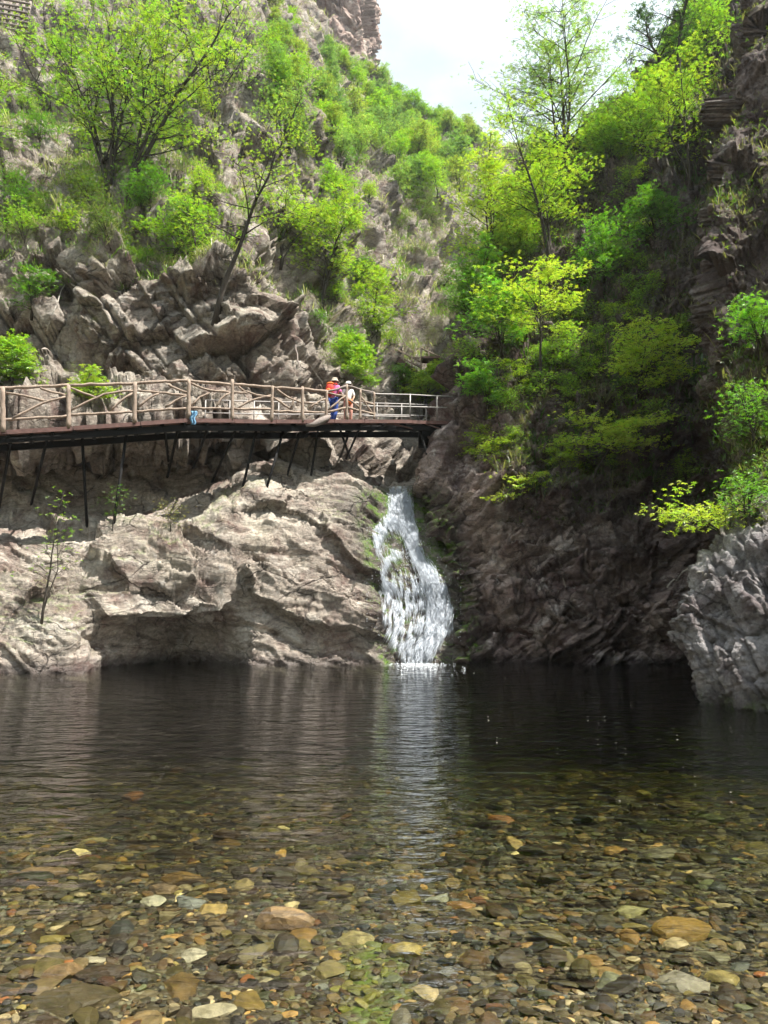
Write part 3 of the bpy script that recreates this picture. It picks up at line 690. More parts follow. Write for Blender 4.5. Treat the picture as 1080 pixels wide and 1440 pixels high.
# ------------------------------------------------------------------ waterfall
FL_R = [688, 700, 720, 733, 745, 760, 775, 790, 810, 830, 850, 870, 885, 900, 915, 930, 938]
FL_L = [546, 545, 542, 532, 522, 523, 528, 534, 533, 533, 536, 539, 544, 553, 562, 569, 573]
FL_E = [580, 581, 583, 585, 589, 594, 600, 612, 624, 632, 638, 641, 637, 628, 613, 605, 603]
MS_R = [688, 730, 745, 770, 785, 800, 830, 860, 890, 915, 938]
MS_C = [562, 564, 574, 583, 588, 600, 612, 619, 613, 594, 588]
MS_W = [17, 17, 10, 9, 11, 13, 17, 18, 17, 14, 12]
S2_R = [745, 765, 775, 785, 800, 820, 835]; S2_C = [528, 533, 560, 542, 536, 541, 546]
def flow_density(px, py):
    L = np.interp(py, FL_R, FL_L); E = np.interp(py, FL_R, FL_E)
    inside = smooth01(px - L, -2, 5) * smooth01(E - px, -2, 5)
    ms = np.exp(-np.abs((px - np.interp(py, MS_R, MS_C)) / np.interp(py, MS_R, MS_W)) ** 3)
    s2 = .8 * np.exp(-((px - np.interp(py, S2_R, S2_C)) / 4.5) ** 2) * (py > 770) * (py < 840)
    s3 = .8 * np.exp(-((px - 530) / 7) ** 2) * (py > 736) * (py < 775)
    veil = .34 * smooth01(py, 795, 830) + .5 * (py < 745) + .10
    q = np.stack([px / 5, py / 18, px * 0], 1)
    gaps = smooth01(fbm(q, 3, 501), -.35, .2)
    hole = np.exp(-((px - 556) / 13) ** 4 - ((py - 757) / 13) ** 4) + np.exp(-((px - 553) / 10) ** 4 - ((py - 788) / 13) ** 4) + np.exp(-((px - 577) / 12) ** 4 - ((py - 792) / 10) ** 4) + .6 * np.exp(-((px - 580) / 10) ** 4 - ((py - 865) / 12) ** 4)
    d = np.maximum.reduce([ms, s2, s3, veil * gaps * (1 - np.clip(hole, 0, 1))])
    return d * inside * (.35 + .65 * gaps)
pxs = np.arange(512, 655, 2.0); pys = np.arange(684, 941, 2.5)
YG = np.zeros((len(pxs), len(pys)))
for i, a in enumerate(pxs):
    for j, b in enumerate(pys):
        h = ray(a, b, ['left_hillside', 'right_hillside'])
        YG[i, j] = h[0][1] if h and h[0][1] < 29 else np.nan
for j in range(len(pys)):
    col = YG[:, j]; ok = ~np.isnan(col)
    YG[:, j] = np.interp(pxs, pxs[ok], col[ok]) if ok.any() else np.nan
row_ok = ~np.isnan(YG[0]); 
for i in range(len(pxs)): YG[i] = np.interp(pys, pys[row_ok], YG[i][row_ok])
YG = YG[..., None]; 
Ymin = YG.copy()
for _ in range(3): YG = blur(YG, 1); YG = np.minimum(YG, Ymin + .05)
YG = blur(YG, 1)[..., 0] - .10
def fallP(px, py, off=0):
    fi = np.clip((px - pxs[0]) / 2.0, 0, len(pxs) - 1.001); fj = np.clip((py - pys[0]) / 2.5, 0, len(pys) - 1.001)
    i = int(fi); j = int(fj); a = fi - i; b = fj - j
    Y = (YG[i, j] * (1 - a) + YG[i + 1, j] * a) * (1 - b) + (YG[i, j + 1] * (1 - a) + YG[i + 1, j + 1] * a) * b
    return P(px, py, Y - off)
mw, t, out = newmat('falling_white_water')
dens = t.attr('dens'); pos = t.node('ShaderNodeTexCoord').outputs['Object']
nn = t.noise(t.mapping(pos, scale=(1, 1, .25)), 14, 6, .7, .4)
al = t.maprange(t.math('ADD', nn, t.math('MULTIPLY', dens, .45)), .62, 1.0, 0, .8)
df = t.node('ShaderNodeBsdfPrincipled'); df.inputs['Base Color'].default_value = (.80, .85, .92, 1); df.inputs['Roughness'].default_value = .25
tp = t.node('ShaderNodeBsdfTransparent'); mx = t.node('ShaderNodeMixShader'); t.l.new(al, mx.inputs[0]); t.l.new(tp.outputs[0], mx.inputs[1]); t.l.new(df.outputs[0], mx.inputs[2]); t.l.new(mx.outputs[0], out.inputs[0])
mws, t, out = newmat('water_streaks')
d1 = t.node('ShaderNodeBsdfDiffuse'); d1.inputs[0].default_value = (.86, .90, .96, 1); d2 = t.node('ShaderNodeBsdfTranslucent'); d2.inputs[0].default_value = (.8, .86, .95, 1)
mx = t.node('ShaderNodeMixShader'); mx.inputs[0].default_value = .35; t.l.new(d1.outputs[0], mx.inputs[1]); t.l.new(d2.outputs[0], mx.inputs[2]); t.l.new(mx.outputs[0], out.inputs[0])
wf = empty('waterfall', P(588, 938, 23.9)); tag(wf, kind='structure')
GV = np.array([[fallP(a, b) for b in pys] for a in pxs]); GPX, GPY = np.meshgrid(pxs, pys, indexing='ij')
dn = flow_density(GPX.ravel(), GPY.ravel())
mesh_np('water_film', GV.reshape(-1, 3), grid_faces(len(pxs), len(pys)), mw, wf, attrs=dict(dens=np.where(dn < .03, -3, dn)), loc=wf.location)
r6 = np.random.default_rng(6); mb = MB(); cnt = 0
while cnt < 26000:
    a = r6.uniform(515, 648, 4000); b = r6.uniform(686, 938, 4000)
    ac = r6.random(4000) < flow_density(a, b) ** 1.5
    for px, py in zip(a[ac], b[ac]):
        k = r6.random(); ln = r6.uniform(2, 5) if k < .4 else r6.uniform(7, 19); wd = r6.uniform(.15, .36) if k < .4 else r6.uniform(.09, .24)
        dr = (np.interp(py + ln, MS_R, MS_C) - np.interp(py, MS_R, MS_C)) * .8 + r6.normal(0, .2) * ln * .3
        off = abs(r6.normal(0, .07))
        p0 = fallP(px, py, off); p1 = fallP(px + dr, min(py + ln, 939), off); mid = (p0 + p1) / 2; wm = wd * 24.5 / F
        mb.add([p0, mid + [wm, 0, 0], mid + [0, -wm, .0], mid - [wm, 0, 0], mid + [0, wm, 0], p1], f3=[[0, 2, 1], [0, 3, 2], [0, 4, 3], [0, 1, 4], [5, 1, 2], [5, 2, 3], [5, 3, 4], [5, 4, 1]])
        cnt += 1
for _ in range(900):   # spray thrown clear of the rock
    py = r6.uniform(740, 936); c0 = np.interp(py, FL_R, FL_L); c1 = np.interp(py, FL_R, FL_E)
    px = r6.normal((c0 + c1) / 2, (c1 - c0) * .38); p = fallP(np.clip(px, 516, 648), py, r6.uniform(.1, .5)); q = r6.uniform(.2, .45) * 24 / F
    mb.add(p + np.array([[q, 0, 0], [-q, 0, 0], [0, q, 0], [0, -q, 0], [0, 0, q * 2], [0, 0, -q * 2]]), f3=[[0, 2, 4], [2, 1, 4], [1, 3, 4], [3, 0, 4], [2, 0, 5], [1, 2, 5], [3, 1, 5], [0, 3, 5]])
mb.build('water_streaks', mws, wf, loc=wf.location)
mb = MB()   # foam where the fall meets the pool
for _ in range(620):
    px = r6.normal(588, 13); rr = abs(r6.normal(0, .55)); th = r6.uniform(0, 6.28)
    x = P(588, 938, 23.3)[0] + r6.normal(0, .42); y = 23.8 - r6.exponential(1.1); q = r6.uniform(.006, .026) * (1 if r6.random() < .8 else 1.8)
    hgt = .006 + (.04 * r6.random() if r6.random() < .15 else 0)
    mb.add([[x - q, y, .004], [x + q, y, .004], [x, y + q * 1.6, .004], [x, y - q * 1.6, .004], [x, y, hgt]], f3=[[0, 3, 4], [3, 1, 4], [1, 2, 4], [2, 0, 4]])
mb.build('foam', mws, wf, loc=wf.location)

# ------------------------------------------------------------------ leaves, branches, trees
def leaf_template(k=5, w=.30):
    V, Fc = [], []
    for i in range(k):
        a = (i - (k - 1) / 2) * (5.2 / k) if k > 1 else 0
        d = np.array([math.cos(a), math.sin(a), 0]); n = np.array([-math.sin(a), math.cos(a), 0])
        L = 1.0 - .12 * abs(i - (k - 1) / 2); o = len(V)
        V += [d * .05, d * L * .5 + n * w * L * .5 + [0, 0, .06], d * L + [0, 0, -.12], d * L * .5 - n * w * L * .5 + [0, 0, .06]]
        Fc.append([o, o + 1, o + 2, o + 3])
    return np.array(V), np.array(Fc)
LT = {5: leaf_template(5, .36), 3: leaf_template(3, .5), 1: leaf_template(1, .8)}
def leaves_mesh(pts, size, col, rng, k=5, tilt=.45, cvar=.25):
    """pts (n,3) leaf places -> V,F,C"""
    T, TF = LT[k]; n = len(pts)
    th = rng.uniform(0, 6.283, n); s = size * rng.uniform(.6, 1.3, n)
    nx = rng.normal(0, tilt, n); ny = rng.normal(0, tilt, n)
    N = np.stack([nx, ny, np.ones(n)], 1); N /= np.linalg.norm(N, axis=1, keepdims=True)
    A = np.stack([np.cos(th), np.sin(th), np.zeros(n)], 1); A -= N * (A * N).sum(1, keepdims=True); A /= np.linalg.norm(A, axis=1, keepdims=True)
    B = np.cross(N, A)
    V = pts[:, None, :] + s[:, None, None] * (T[None, :, 0:1] * A[:, None] + T[None, :, 1:2] * B[:, None] + T[None, :, 2:3] * N[:, None])
    Fc = (TF[None] + (np.arange(n) * len(T))[:, None, None]).reshape(-1, 4)
    c = np.asarray(col)[None] * (1 + cvar * rng.normal(0, 1, (n, 1))) * np.stack([rng.uniform(.8, 1.35, n), np.ones(n), rng.uniform(.6, 1.4, n)], 1)
    C = np.repeat(np.clip(c, .004, .6), len(T), axis=0)
    return V.reshape(-1, 3), Fc, C
def gen_tree(seed, H, rad, lean=(0, 0), stems=1, t0=.3, nb=16, nsub=7, nleaf=9, lsize=.11, col=(.15, .27, .025), k=5, flat=.5, droop=.1, trunk_r=None, up=.45, spread=.16, clear=0):
    rng = np.random.default_rng(seed); mb = MB(); LP = []
    tr = trunk_r or (.012 * H + .02)
    for s in range(stems):
        az = rng.uniform(0, 6.28); fan = (.0 if stems == 1 else rng.uniform(.25, .6)) * rad
        hs = H * (1 if s == 0 else rng.uniform(.65, .95)); n = 9
        tt = np.linspace(0, 1, n)
        end = np.array([lean[0] + math.cos(az) * fan, lean[1] + math.sin(az) * fan * .7, hs])
        pts = np.stack([end[0] * tt ** 1.25, end[1] * tt ** 1.25, end[2] * tt], 1)
        wv = np.cumsum(rng.normal(0, .02 * H, (n, 3)), 0) * [1, 1, .2]; wv -= wv[:1]; pts += wv * tt[:, None]
        pts[0, 2] -= .3
        mb.tube(pts, tr * (1 - .86 * tt) * (1 if s == 0 else .75) * (1 + .35 * (tt < .05)), 7, wob=.08)
        for b in range(nb):
            t = t0 + (1 - t0) * (b + rng.random()) / nb
            p = np.array([np.interp(t, tt, pts[:, q]) for q in range(3)])
            prof = math.sin(min(1, (1 - t) / (1 - t0) * .95 + .12) * math.pi * .62) ** .8
            L = rad * prof * rng.uniform(.55, 1.15); a2 = b * 2.4 + rng.uniform(-.6, .6) + seed
            el = up + rng.normal(0, .18) + .4 * t
            d = np.array([math.cos(a2) * math.cos(el), math.sin(a2) * math.cos(el), math.sin(el)])
            m_ = 6; u = np.linspace(0, 1, m_)[:, None]
            bp_ = p + d * L * u + np.array([0, 0, -droop * L]) * u ** 2 + np.cumsum(rng.normal(0, .035 * L, (m_, 3)), 0) * u
            r0 = tr * .38 * (1 - .6 * t)
            mb.tube(bp_, r0 * (1 - .85 * u[:, 0]), 5)
            for c in range(nsub):
                f = rng.uniform(.25, 1.0); q = np.array([np.interp(f, u[:, 0], bp_[:, z]) for z in range(3)])
                a3 = a2 + rng.choice([-1, 1]) * rng.uniform(.3, 1.1); l2 = L * rng.uniform(.22, .5) * (1.15 - .5 * f)
                d2 = np.array([math.cos(a3), math.sin(a3), rng.normal(.18, .22)])
                sp_ = q + d2 * l2 * np.linspace(0, 1, 4)[:, None] + rng.normal(0, .04 * l2, (4, 3))
                mb.tube(sp_, r0 * .32 * np.linspace(1, .3, 4) + .003, 4, cap=False)
                nl = rng.poisson(nleaf)
                if nl:
                    ff = rng.uniform(.15, 1.12, nl)[:, None]
                    LP.append(q + d2 * l2 * ff + rng.normal(0, 1, (nl, 3)) * [spread * (1 + l2), spread * (1 + l2), spread * flat])
    LP = np.concatenate(LP) if LP else np.zeros((0, 3))
    LV = leaves_mesh(LP, lsize, col, rng, k) if len(LP) else None
    return mb, LV
def build_tree(name, loc, args, label, cat='tree', group=None, bark=None, parts=('trunk', 'crown'), rotz=0, sc=1):
    mb, LV = gen_tree(**args)
    root = empty(name, loc); root.rotation_euler = (0, 0, rotz); root.scale = (sc,) * 3
    tag(root, label, cat, group)
    mb.build(parts[0], bark or M_bark, root)
    if LV: mesh_np(parts[1], LV[0], LV[1], M_leaf, root, smooth=False, attrs=dict(Col=LV[2]))
    return root
def dup_tree(src, loc, rotz, sc, label=None, group=None):
    r = src.copy(); COL.objects.link(r); r.location = [float(v) for v in loc]; r.rotation_euler = (0, 0, rotz); r.scale = (sc, sc, sc)
    if label: r['label'] = label
    if group: r['group'] = group
    for ch in src.children:
        c = ch.copy(); COL.objects.link(c); c.parent = r
    return r
G_Y = (.35, .47, .05); G_B = (.27, .41, .045); G_M = (.12, .24, .025); G_D = (.06, .12, .02); G_H = (.27, .37, .11)  # last green is greyed, with distance haze put into the leaf colour
def place(px, py, names=None):
    h = ray(px, py, names)
    if h is None:
        return None
    return np.array(h[0]), h[0][1]
HERO_TREES = [
 # px,py, Hpx, radpx, leanpx, style dict, label
 (152, 283, 300, 125, -20, dict(stems=4, nb=14, nsub=8, nleaf=9, col=G_B, t0=.25, lsize=.13), 'big spreading maple tree with several dark stems on the upper left slope'),
 (180, 276, 310, 125, 110, dict(stems=3, nb=15, nsub=8, nleaf=9, col=G_Y, t0=.25, lsize=.13), 'bright yellow green tree leaning right just beside the big spreading maple'),
 (303, 448, 270, 88, 95, dict(stems=1, nb=20, nsub=8, nleaf=4, col=G_Y, t0=.38, lsize=.09, trunk_r=.12), 'thin leaning tree with dark bare trunk rooted in the blocky crag above the bridge'),
 (289, 425, 180, 40, -12, dict(stems=2, nb=9, nsub=5, nleaf=3, col=G_Y, t0=.4, lsize=.09, trunk_r=.05), 'slim upright sapling left of the leaning tree on the crag'),
 (452, 440, 165, 60, 20, dict(stems=3, nb=13, nsub=8, nleaf=11, col=G_Y, t0=.25), 'bright green bushy tree on the slope above the two hikers'),
 (470, 330, 90, 48, 30, dict(stems=2, nb=11, nsub=8, nleaf=9, col=G_B, t0=.2), 'light green small tree on the steep slope right of the leaning tree'),
 (520, 492, 120, 50, 5, dict(stems=2, nb=13, nsub=8, nleaf=13, col=G_Y, t0=.15), 'glowing yellow green tree in the gully behind the bridge'),
 (492, 552, 80, 42, 25, dict(stems=3, nb=10, nsub=8, nleaf=13, col=G_B, t0=.1), 'dense bright green bush right behind the two hikers'),
 (596, 578, 62, 34, 0, dict(stems=3, nb=9, nsub=7, nleaf=14, col=G_Y, t0=.1), 'low lime green bush behind the steel pipe railing'),
 (8, 252, 170, 70, -10, dict(stems=2, nb=12, nsub=7, nleaf=8, col=G_B, t0=.3), 'small tree cut by the left edge below the wooden lattice'),
 (70, 165, 175, 90, -10, dict(stems=2, nb=11, nsub=6, nleaf=6, col=G_Y, t0=.3), 'yellow green tree behind and above the big spreading maple'),
 (300, 165, 180, 95, 20, dict(stems=3, nb=11, nsub=6, nleaf=7, col=G_B, t0=.25), 'tree with a pale green crown at the top of the left slope'),
 (395, 215, 130, 65, 10, dict(stems=2, nb=12, nsub=7, nleaf=7, col=G_H, t0=.3), 'hazy green tree between the left slope and the far ridge'),
 (240, 372, 100, 55, 10, dict(stems=3, nb=10, nsub=7, nleaf=9, col=G_B, t0=.15), 'bushy young tree on the terrace rim above the blocky crag'),
 (395, 372, 115, 60, 20, dict(stems=3, nb=11, nsub=7, nleaf=6, col=G_Y, t0=.2), 'airy yellow green bush right of the leaning tree'),
 (775, 375, 210, 85, -40, dict(stems=3, nb=15, nsub=8, nleaf=9, col=G_Y, t0=.3), 'forked yellow green tree on the right crag against the far valley'),
 (795, 290, 300, 108, -15, dict(stems=3, nb=20, nsub=9, nleaf=10, col=G_H, t0=.3, lsize=.13), 'tall airy tree against the sky at the top of the right crag'),
 (690, 390, 180, 66, -15, dict(stems=3, nb=13, nsub=8, nleaf=10, col=G_Y, t0=.15), 'bright green tree mass at the left end of the right crag'),
 (668, 470, 120, 44, -8, dict(stems=3, nb=11, nsub=8, nleaf=9, col=G_M, t0=.1), 'mid green bush on the dark corner above the right end of the bridge'),
 (948, 150, 200, 62, -8, dict(stems=2, nb=13, nsub=7, nleaf=6, col=G_D, t0=.45, trunk_r=.2, lsize=.14), 'tall tree with a dark trunk in front of the sky at upper right'),
 (972, 258, 185, 80, -30, dict(stems=2, nb=16, nsub=8, nleaf=9, col=G_Y, t0=.25), 'green tree leaning left out of the right cliff near the top'),
 (905, 235, 120, 72, -10, dict(stems=3, nb=13, nsub=8, nleaf=10, col=G_B, t0=.15), 'broad bright bush on the crest between the airy tree and the leaning cliff tree'),
 (1003, 120, 130, 62, -20, dict(stems=2, nb=13, nsub=8, nleaf=9, col=G_B, t0=.2), 'leafy tree high in the upper right corner'),
 (850, 262, 100, 60, -15, dict(stems=3, nb=11, nsub=7, nleaf=8, col=G_Y, t0=.15), 'yellow green bush on the crest just right of the tall airy tree'),
 (758, 555, 165, 86, 0, dict(stems=1, nb=15, nsub=9, nleaf=12, col=G_Y, t0=.5, flat=.25, up=.12), 'flat layered lime green tree standing out from the dark right cliff'),
 (890, 590, 120, 74, 0, dict(stems=2, nb=12, nsub=9, nleaf=11, col=G_Y, t0=.35, flat=.25, up=.1), 'layered bright tree on the dark cliff right of the flat layered one'),
 (835, 668, 70, 76, 10, dict(stems=2, nb=9, nsub=9, nleaf=13, col=G_Y, t0=.5, flat=.15, up=.0, droop=.25), 'low drooping lime green branch spray lowest on the dark right cliff'),
 (735, 712, 42, 46, 0, dict(stems=2, nb=8, nsub=6, nleaf=8, col=G_Y, t0=.3, flat=.2, up=.05), 'small sprig of bright leaves above the right side of the pool'),
 (850, 420, 95, 60, 0, dict(stems=3, nb=10, nsub=7, nleaf=8, col=G_M, t0=.2), 'darker green shrub in the middle of the right cliff'),
 (925, 350, 90, 50, 0, dict(stems=3, nb=10, nsub=7, nleaf=8, col=G_M, t0=.2), 'shrub under the leaning cliff tree on the right'),
 (705, 500, 90, 58, 0, dict(stems=3, nb=10, nsub=7, nleaf=8, col=G_M, t0=.2), 'dark green shrub left of the flat layered tree'),
 (686, 575, 60, 32, -5, dict(stems=3, nb=9, nsub=6, nleaf=7, col=G_M, t0=.1), 'small shrub hanging over the right end of the bridge'),
 (1066, 640, 95, 46, -20, dict(stems=3, nb=10, nsub=7, nleaf=4, col=G_M, t0=.15, lsize=.06), 'leafy bush at the right edge above the pale outcrop'),
 (1050, 738, 80, 36, -10, dict(stems=3, nb=9, nsub=6, nleaf=4, col=G_M, t0=.1, lsize=.055), 'dense green shrub rooted on top of the pale outcrop'),
 (1015, 752, 38, 60, -80, dict(stems=2, nb=9, nsub=6, nleaf=6, col=G_Y, t0=.3, flat=.2, up=.0, lsize=.07), 'bare twiggy branch with lime leaves reaching left from the pale outcrop'),
 (1068, 490, 60, 36, -15, dict(stems=3, nb=9, nsub=6, nleaf=5, col=G_M, t0=.1, lsize=.075), 'sparse bush half way up the right edge'),
 (58, 876, 185, 34, 22, dict(stems=2, nb=9, nsub=4, nleaf=1.6, col=G_B, t0=.3, lsize=.075, trunk_r=.035), 'spindly sapling with few leaves growing from the rock shelf at left'),
 (158, 745, 60, 18, 5, dict(stems=2, nb=5, nsub=4, nleaf=3, col=G_M, t0=.3, lsize=.06, trunk_r=.015), 'tiny green seedling in the shadow under the bridge'),
 (240, 745, 42, 20, 0, dict(stems=4, nb=6, nsub=5, nleaf=1.5, col=(.25, .24, .06), t0=.1, lsize=.05, trunk_r=.01), 'dry yellowish weed tuft on the lit rock below the bridge'),
 (18, 545, 75, 34, 0, dict(stems=3, nb=9, nsub=7, nleaf=12, col=G_B, t0=.05), 'bright bush at the left edge behind the railing'),
 (130, 575, 52, 26, 0, dict(stems=4, nb=6, nsub=6, nleaf=10, col=G_Y, t0=.05, lsize=.09), 'lime green fern like plant behind the railing near the left'),
 (45, 440, 60, 34, 0, dict(stems=3, nb=8, nsub=6, nleaf=5, col=G_M, t0=.1), 'thin shrub on the ledges at far left above the fallen branch'),
 (690, 640, 22, 12, 0, dict(stems=3, nb=5, nsub=4, nleaf=7, col=G_Y, t0=.0, lsize=.07, trunk_r=.01), 'small bright tuft of leaves on the pale corner of rock right of the bridge end'),
]
for i, (px, py, hp, rp, lp, st, lab) in enumerate(HERO_TREES):
    r = place(px, py, ['right_hillside'] if (py < 400 and px > 660) else None)
    if r is None: continue
    p, Y = r; k = Y / F
    args = dict(seed=100 + i, H=hp * k, rad=rp * k * 1.08, lean=(lp * k, -(.3 if px > 660 and py > 380 else .06) * hp * k)); args.update(st)
    if px > 660 and 380 < py: args['col'] = tuple(min(.62, 1.4 * q_) for q_ in args['col'])  # leaves on the shaded cliff lightened in colour to stand for sunlight
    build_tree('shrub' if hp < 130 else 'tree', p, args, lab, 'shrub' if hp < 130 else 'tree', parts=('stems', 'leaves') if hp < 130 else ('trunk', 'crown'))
# repeated trees: far ridge forest and the scrub on the slopes
proto = []
for i in range(5):
    c = [G_H, G_B, (.19, .29, .10), (.30, .36, .09), (.18, .27, .11)][i]
    proto.append(dict(seed=300 + i, H=6.0, rad=2.6, stems=2, nb=13, nsub=6, nleaf=9, lsize=.24, col=c, k=3, t0=.2, spread=.25))
def forest(spots, protos, name, cat, label, group, parts, bark=None, unit=6.0):
    made = {}
    for (px, py, hp, pi) in spots:
        r = place(px, py)
        if r is None: continue
        p, Y = r; sc = hp * Y / F / unit; rz = RNG.uniform(0, 6.28)
        if pi not in made: made[pi] = build_tree(name, p, protos[pi], label, cat, group, bark, parts, rz, sc)
        else: dup_tree(made[pi], p, rz, sc)
rf = np.random.default_rng(21); sp_ = []
for _ in range(125):
    u = rf.random(); px = 385 + u * 275; top = np.interp(px, [385, 440, 515, 560, 600, 660], [10, 62, 108, 150, 175, 200]); py = top + rf.uniform(0, 1) ** 1.3 * np.interp(px, [385, 520, 660], [190, 140, 90])
    sp_.append((px, py, rf.uniform(30, 52) * (.75 if py < top + 40 else 1.2), int(rf.integers(5))))
forest(sp_, proto, 'tree', 'tree', 'hazy green tree in the wood on the far left ridge', 'trees in the wood on the far ridge', ('trunk', 'crown'))
sp_ = [(px, np.interp(px, [505, 530, 575, 612, 655, 700], [96, 106, 150, 172, 190, 215]) + 8, rf.uniform(22, 38), int(rf.integers(5))) for px in np.arange(512, 690, 8.5)]
forest(sp_, proto, 'tree', 'tree', 'small tree standing on the skyline of the far ridge', 'trees along the skyline of the far ridge', ('trunk', 'crown'))
sp_ = [(rf.uniform(-40, 440), 0, rf.uniform(35, 70), int(rf.integers(1, 5))) for _ in range(34)]
sp_ = [(a, np.interp(a, [0, 160, 300, 440], [345, 350, 372, 330]) - rf.uniform(0, 1) ** 1.5 * 330, c, d) for a, b, c, d in sp_]
pr2 = [dict(seed=320 + i, H=6.0, rad=2.8 + .4 * (i % 2), stems=5, nb=7, nsub=6, nleaf=4.5, lsize=.27, lean=(.8 * (i - 2), 0), col=[G_M, G_B, G_Y, G_M, (.12, .17, .03)][i], k=5, t0=.1, spread=.45) for i in range(5)]
forest(sp_, pr2, 'shrub', 'shrub', 'green understory shrub on the slope above the blocky left crag', 'understory shrubs on the left slope', ('stems', 'leaves'))
sp_ = [(rf.uniform(430, 640), rf.uniform(240, 560), rf.uniform(22, 46), int(rf.integers(5))) for _ in range(22)]
forest(sp_, pr2, 'shrub', 'shrub', 'light green shrub on the sunny slope in the middle of the valley', 'green shrubs on the middle slope', ('stems', 'leaves'))
sp_ = [(rf.uniform(660, 970), 0, rf.uniform(26, 52), int(rf.choice([0, 3]))) for _ in range(78)]
sp_ = [(a, rf.uniform(np.interp(a, [660, 780, 925, 1000], [400, 260, 160, 140]), 690), c, d) for a, b, c, d in sp_]
forest(sp_, [dict(pr2[0], col=(.40, .54, .04), seed=340, flat=.15, up=.05, lsize=.22, nleaf=7, rad=3.6, spread=.25), 0, 0, dict(pr2[3], col=G_B, seed=341)], 'shrub', 'shrub', 'dull green shrub clinging to the dark right cliff', 'shrubs clinging to the right cliff', ('stems', 'leaves'))
# crest brush on the right
sp_ = [(a, np.interp(a, [690, 745, 780, 860, 925, 985, 1060], [350, 295, 225, 195, 125, 30, -40]) + rf.uniform(4, 70), rf.uniform(50, 85), int(rf.integers(1, 4))) for a in rf.uniform(690, 985, 24)]
forest(sp_, [0, dict(pr2[1], seed=350, nleaf=6), dict(pr2[2], seed=351, nleaf=6), dict(pr2[2], seed=352, nleaf=5)], 'shrub', 'shrub', 'loose green bush along the crest of the right crag', 'bushes along the crest of the right crag', ('stems', 'leaves'))
# grey leafless scrub
bare = [dict(seed=360 + i, H=6.0, rad=3.2, stems=6, nb=7, nsub=6, nleaf=.5 + .5 * i, lsize=.14, col=(.2, .25, .04), k=3, t0=.1, trunk_r=.05, spread=.2) for i in range(3)]  # the sparse leaves part of these shrubs is the buds on the twigs
sp_ = [(rf.uniform(425, 650), rf.uniform(190, 560), rf.uniform(22, 42), int(rf.integers(3))) for _ in range(95)]
forest(sp_, bare, 'leafless_shrub', 'shrub', 'pale grey leafless shrub on the dry slope in the middle of the valley', 'leafless shrubs on the middle slope', ('stems', 'leaves'), bark=M_bark_pale)
sp_ = [(rf.uniform(-20, 430), rf.uniform(230, 400), rf.uniform(25, 50), int(rf.integers(3))) for _ in range(40)] + [(rf.uniform(0, 150), rf.uniform(410, 540), rf.uniform(20, 36), int(rf.integers(3))) for _ in range(12)]
forest(sp_, bare, 'leafless_shrub', 'shrub', 'pale grey leafless shrub on the left slope', 'leafless shrubs on the left slope', ('stems', 'leaves'), bark=M_bark_pale)
sp_ = [(rf.uniform(680, 985), rf.uniform(250, 720), rf.uniform(24, 48), int(rf.integers(3))) for _ in range(60)]
forest(sp_, bare, 'leafless_shrub', 'shrub', 'grey leafless shrub on the dark right cliff', 'leafless shrubs on the right cliff', ('stems', 'leaves'), bark=M_bark_pale)

# undergrowth: grass and herbs as ground cover
def ground_cover(sheet_name, n, rng, name, label, cols, pxr=(-150, 1230), near_size=.11):
    S = SHEETS[sheet_name]; G = S['G'].reshape(-1, 3); s = S['at']['soil']; N = S['N'].reshape(-1, 3)
    px, py = proj(G); ok = (px > pxr[0]) & (px < pxr[1]) & (py > -120) & (py < 860) & (s > .22)
    idx = np.nonzero(ok)[0]
    # weight by visible size so that cover is even on the slope
    pr = s[idx] ** 1.2; pr /= pr.sum(); ii = rng.choice(idx, n, p=pr); 
    base = G[ii] + rng.normal(0, .08, (n, 3)); Y = base[:, 1]
    size = near_size * (.6 + .4 * Y / 28) * np.exp(rng.normal(0, .35, n))
    clump = fbm(base * .35, 3, 77)
    blades = []; 
    kb = 5
    th = rng.uniform(0, 6.28, (n, kb)); ln = size[:, None] * rng.uniform(.9, 2.6, (n, kb)); lean = rng.uniform(.2, 1.1, (n, kb))
    b0 = base[:, None] + np.stack([np.cos(th), np.sin(th), th * 0], -1) * size[:, None, None] * .3
    tip = b0 + np.stack([np.cos(th) * lean, np.sin(th) * lean, np.ones_like(th) * .8], -1) * ln[..., None]
    side = np.stack([-np.sin(th), np.cos(th), th * 0], -1) * (size * .10)[:, None, None]
    mid = (b0 + tip) / 2 + np.array([0, 0, .12]) * ln[..., None]
    V = np.stack([b0 - side * .7, b0 + side * .7, mid + side, mid - side, tip], 2)   # n,kb,5,3
    cg = np.array(cols[0]); cs = np.array(cols[1])
    f = (rng.random((n, kb)) < smooth01(clump, -.25, .4)[:, None] * .8 + .1)[..., None]
    C = np.where(f, cg, cs) * rng.uniform(.6, 1.4, (n, kb, 1))
    V = V.reshape(-1, 3); C = np.repeat(C.reshape(-1, 3), 5, 0)
    o = np.arange(n * kb)[:, None] * 5
    f4 = (o + np.array([0, 1, 2, 3])); f3 = (o + np.array([3, 2, 4]))
    # leafy herbs
    m_ = int(n * 1.1); jj = rng.choice(idx, m_, p=pr); lp = G[jj] + rng.normal(0, .12, (m_, 3)) + np.array([0, -.03, .12]); cl2 = fbm(lp * .5, 3, 78)
    lp = lp[cl2 > -.08]; LV, LF, LC = leaves_mesh(lp, near_size * .8, np.array(cols[0]) * 1.1, rng, 3, .5)
    LF = LF + len(V); V = np.concatenate([V, LV]); C = np.concatenate([C, LC])
    o = mesh_np(name, V, [np.concatenate([f4, LF]), f3], M_leaf, smooth=False, attrs=dict(Col=C))
    tag(o, label, 'undergrowth', kind='stuff')
rg = np.random.default_rng(31)
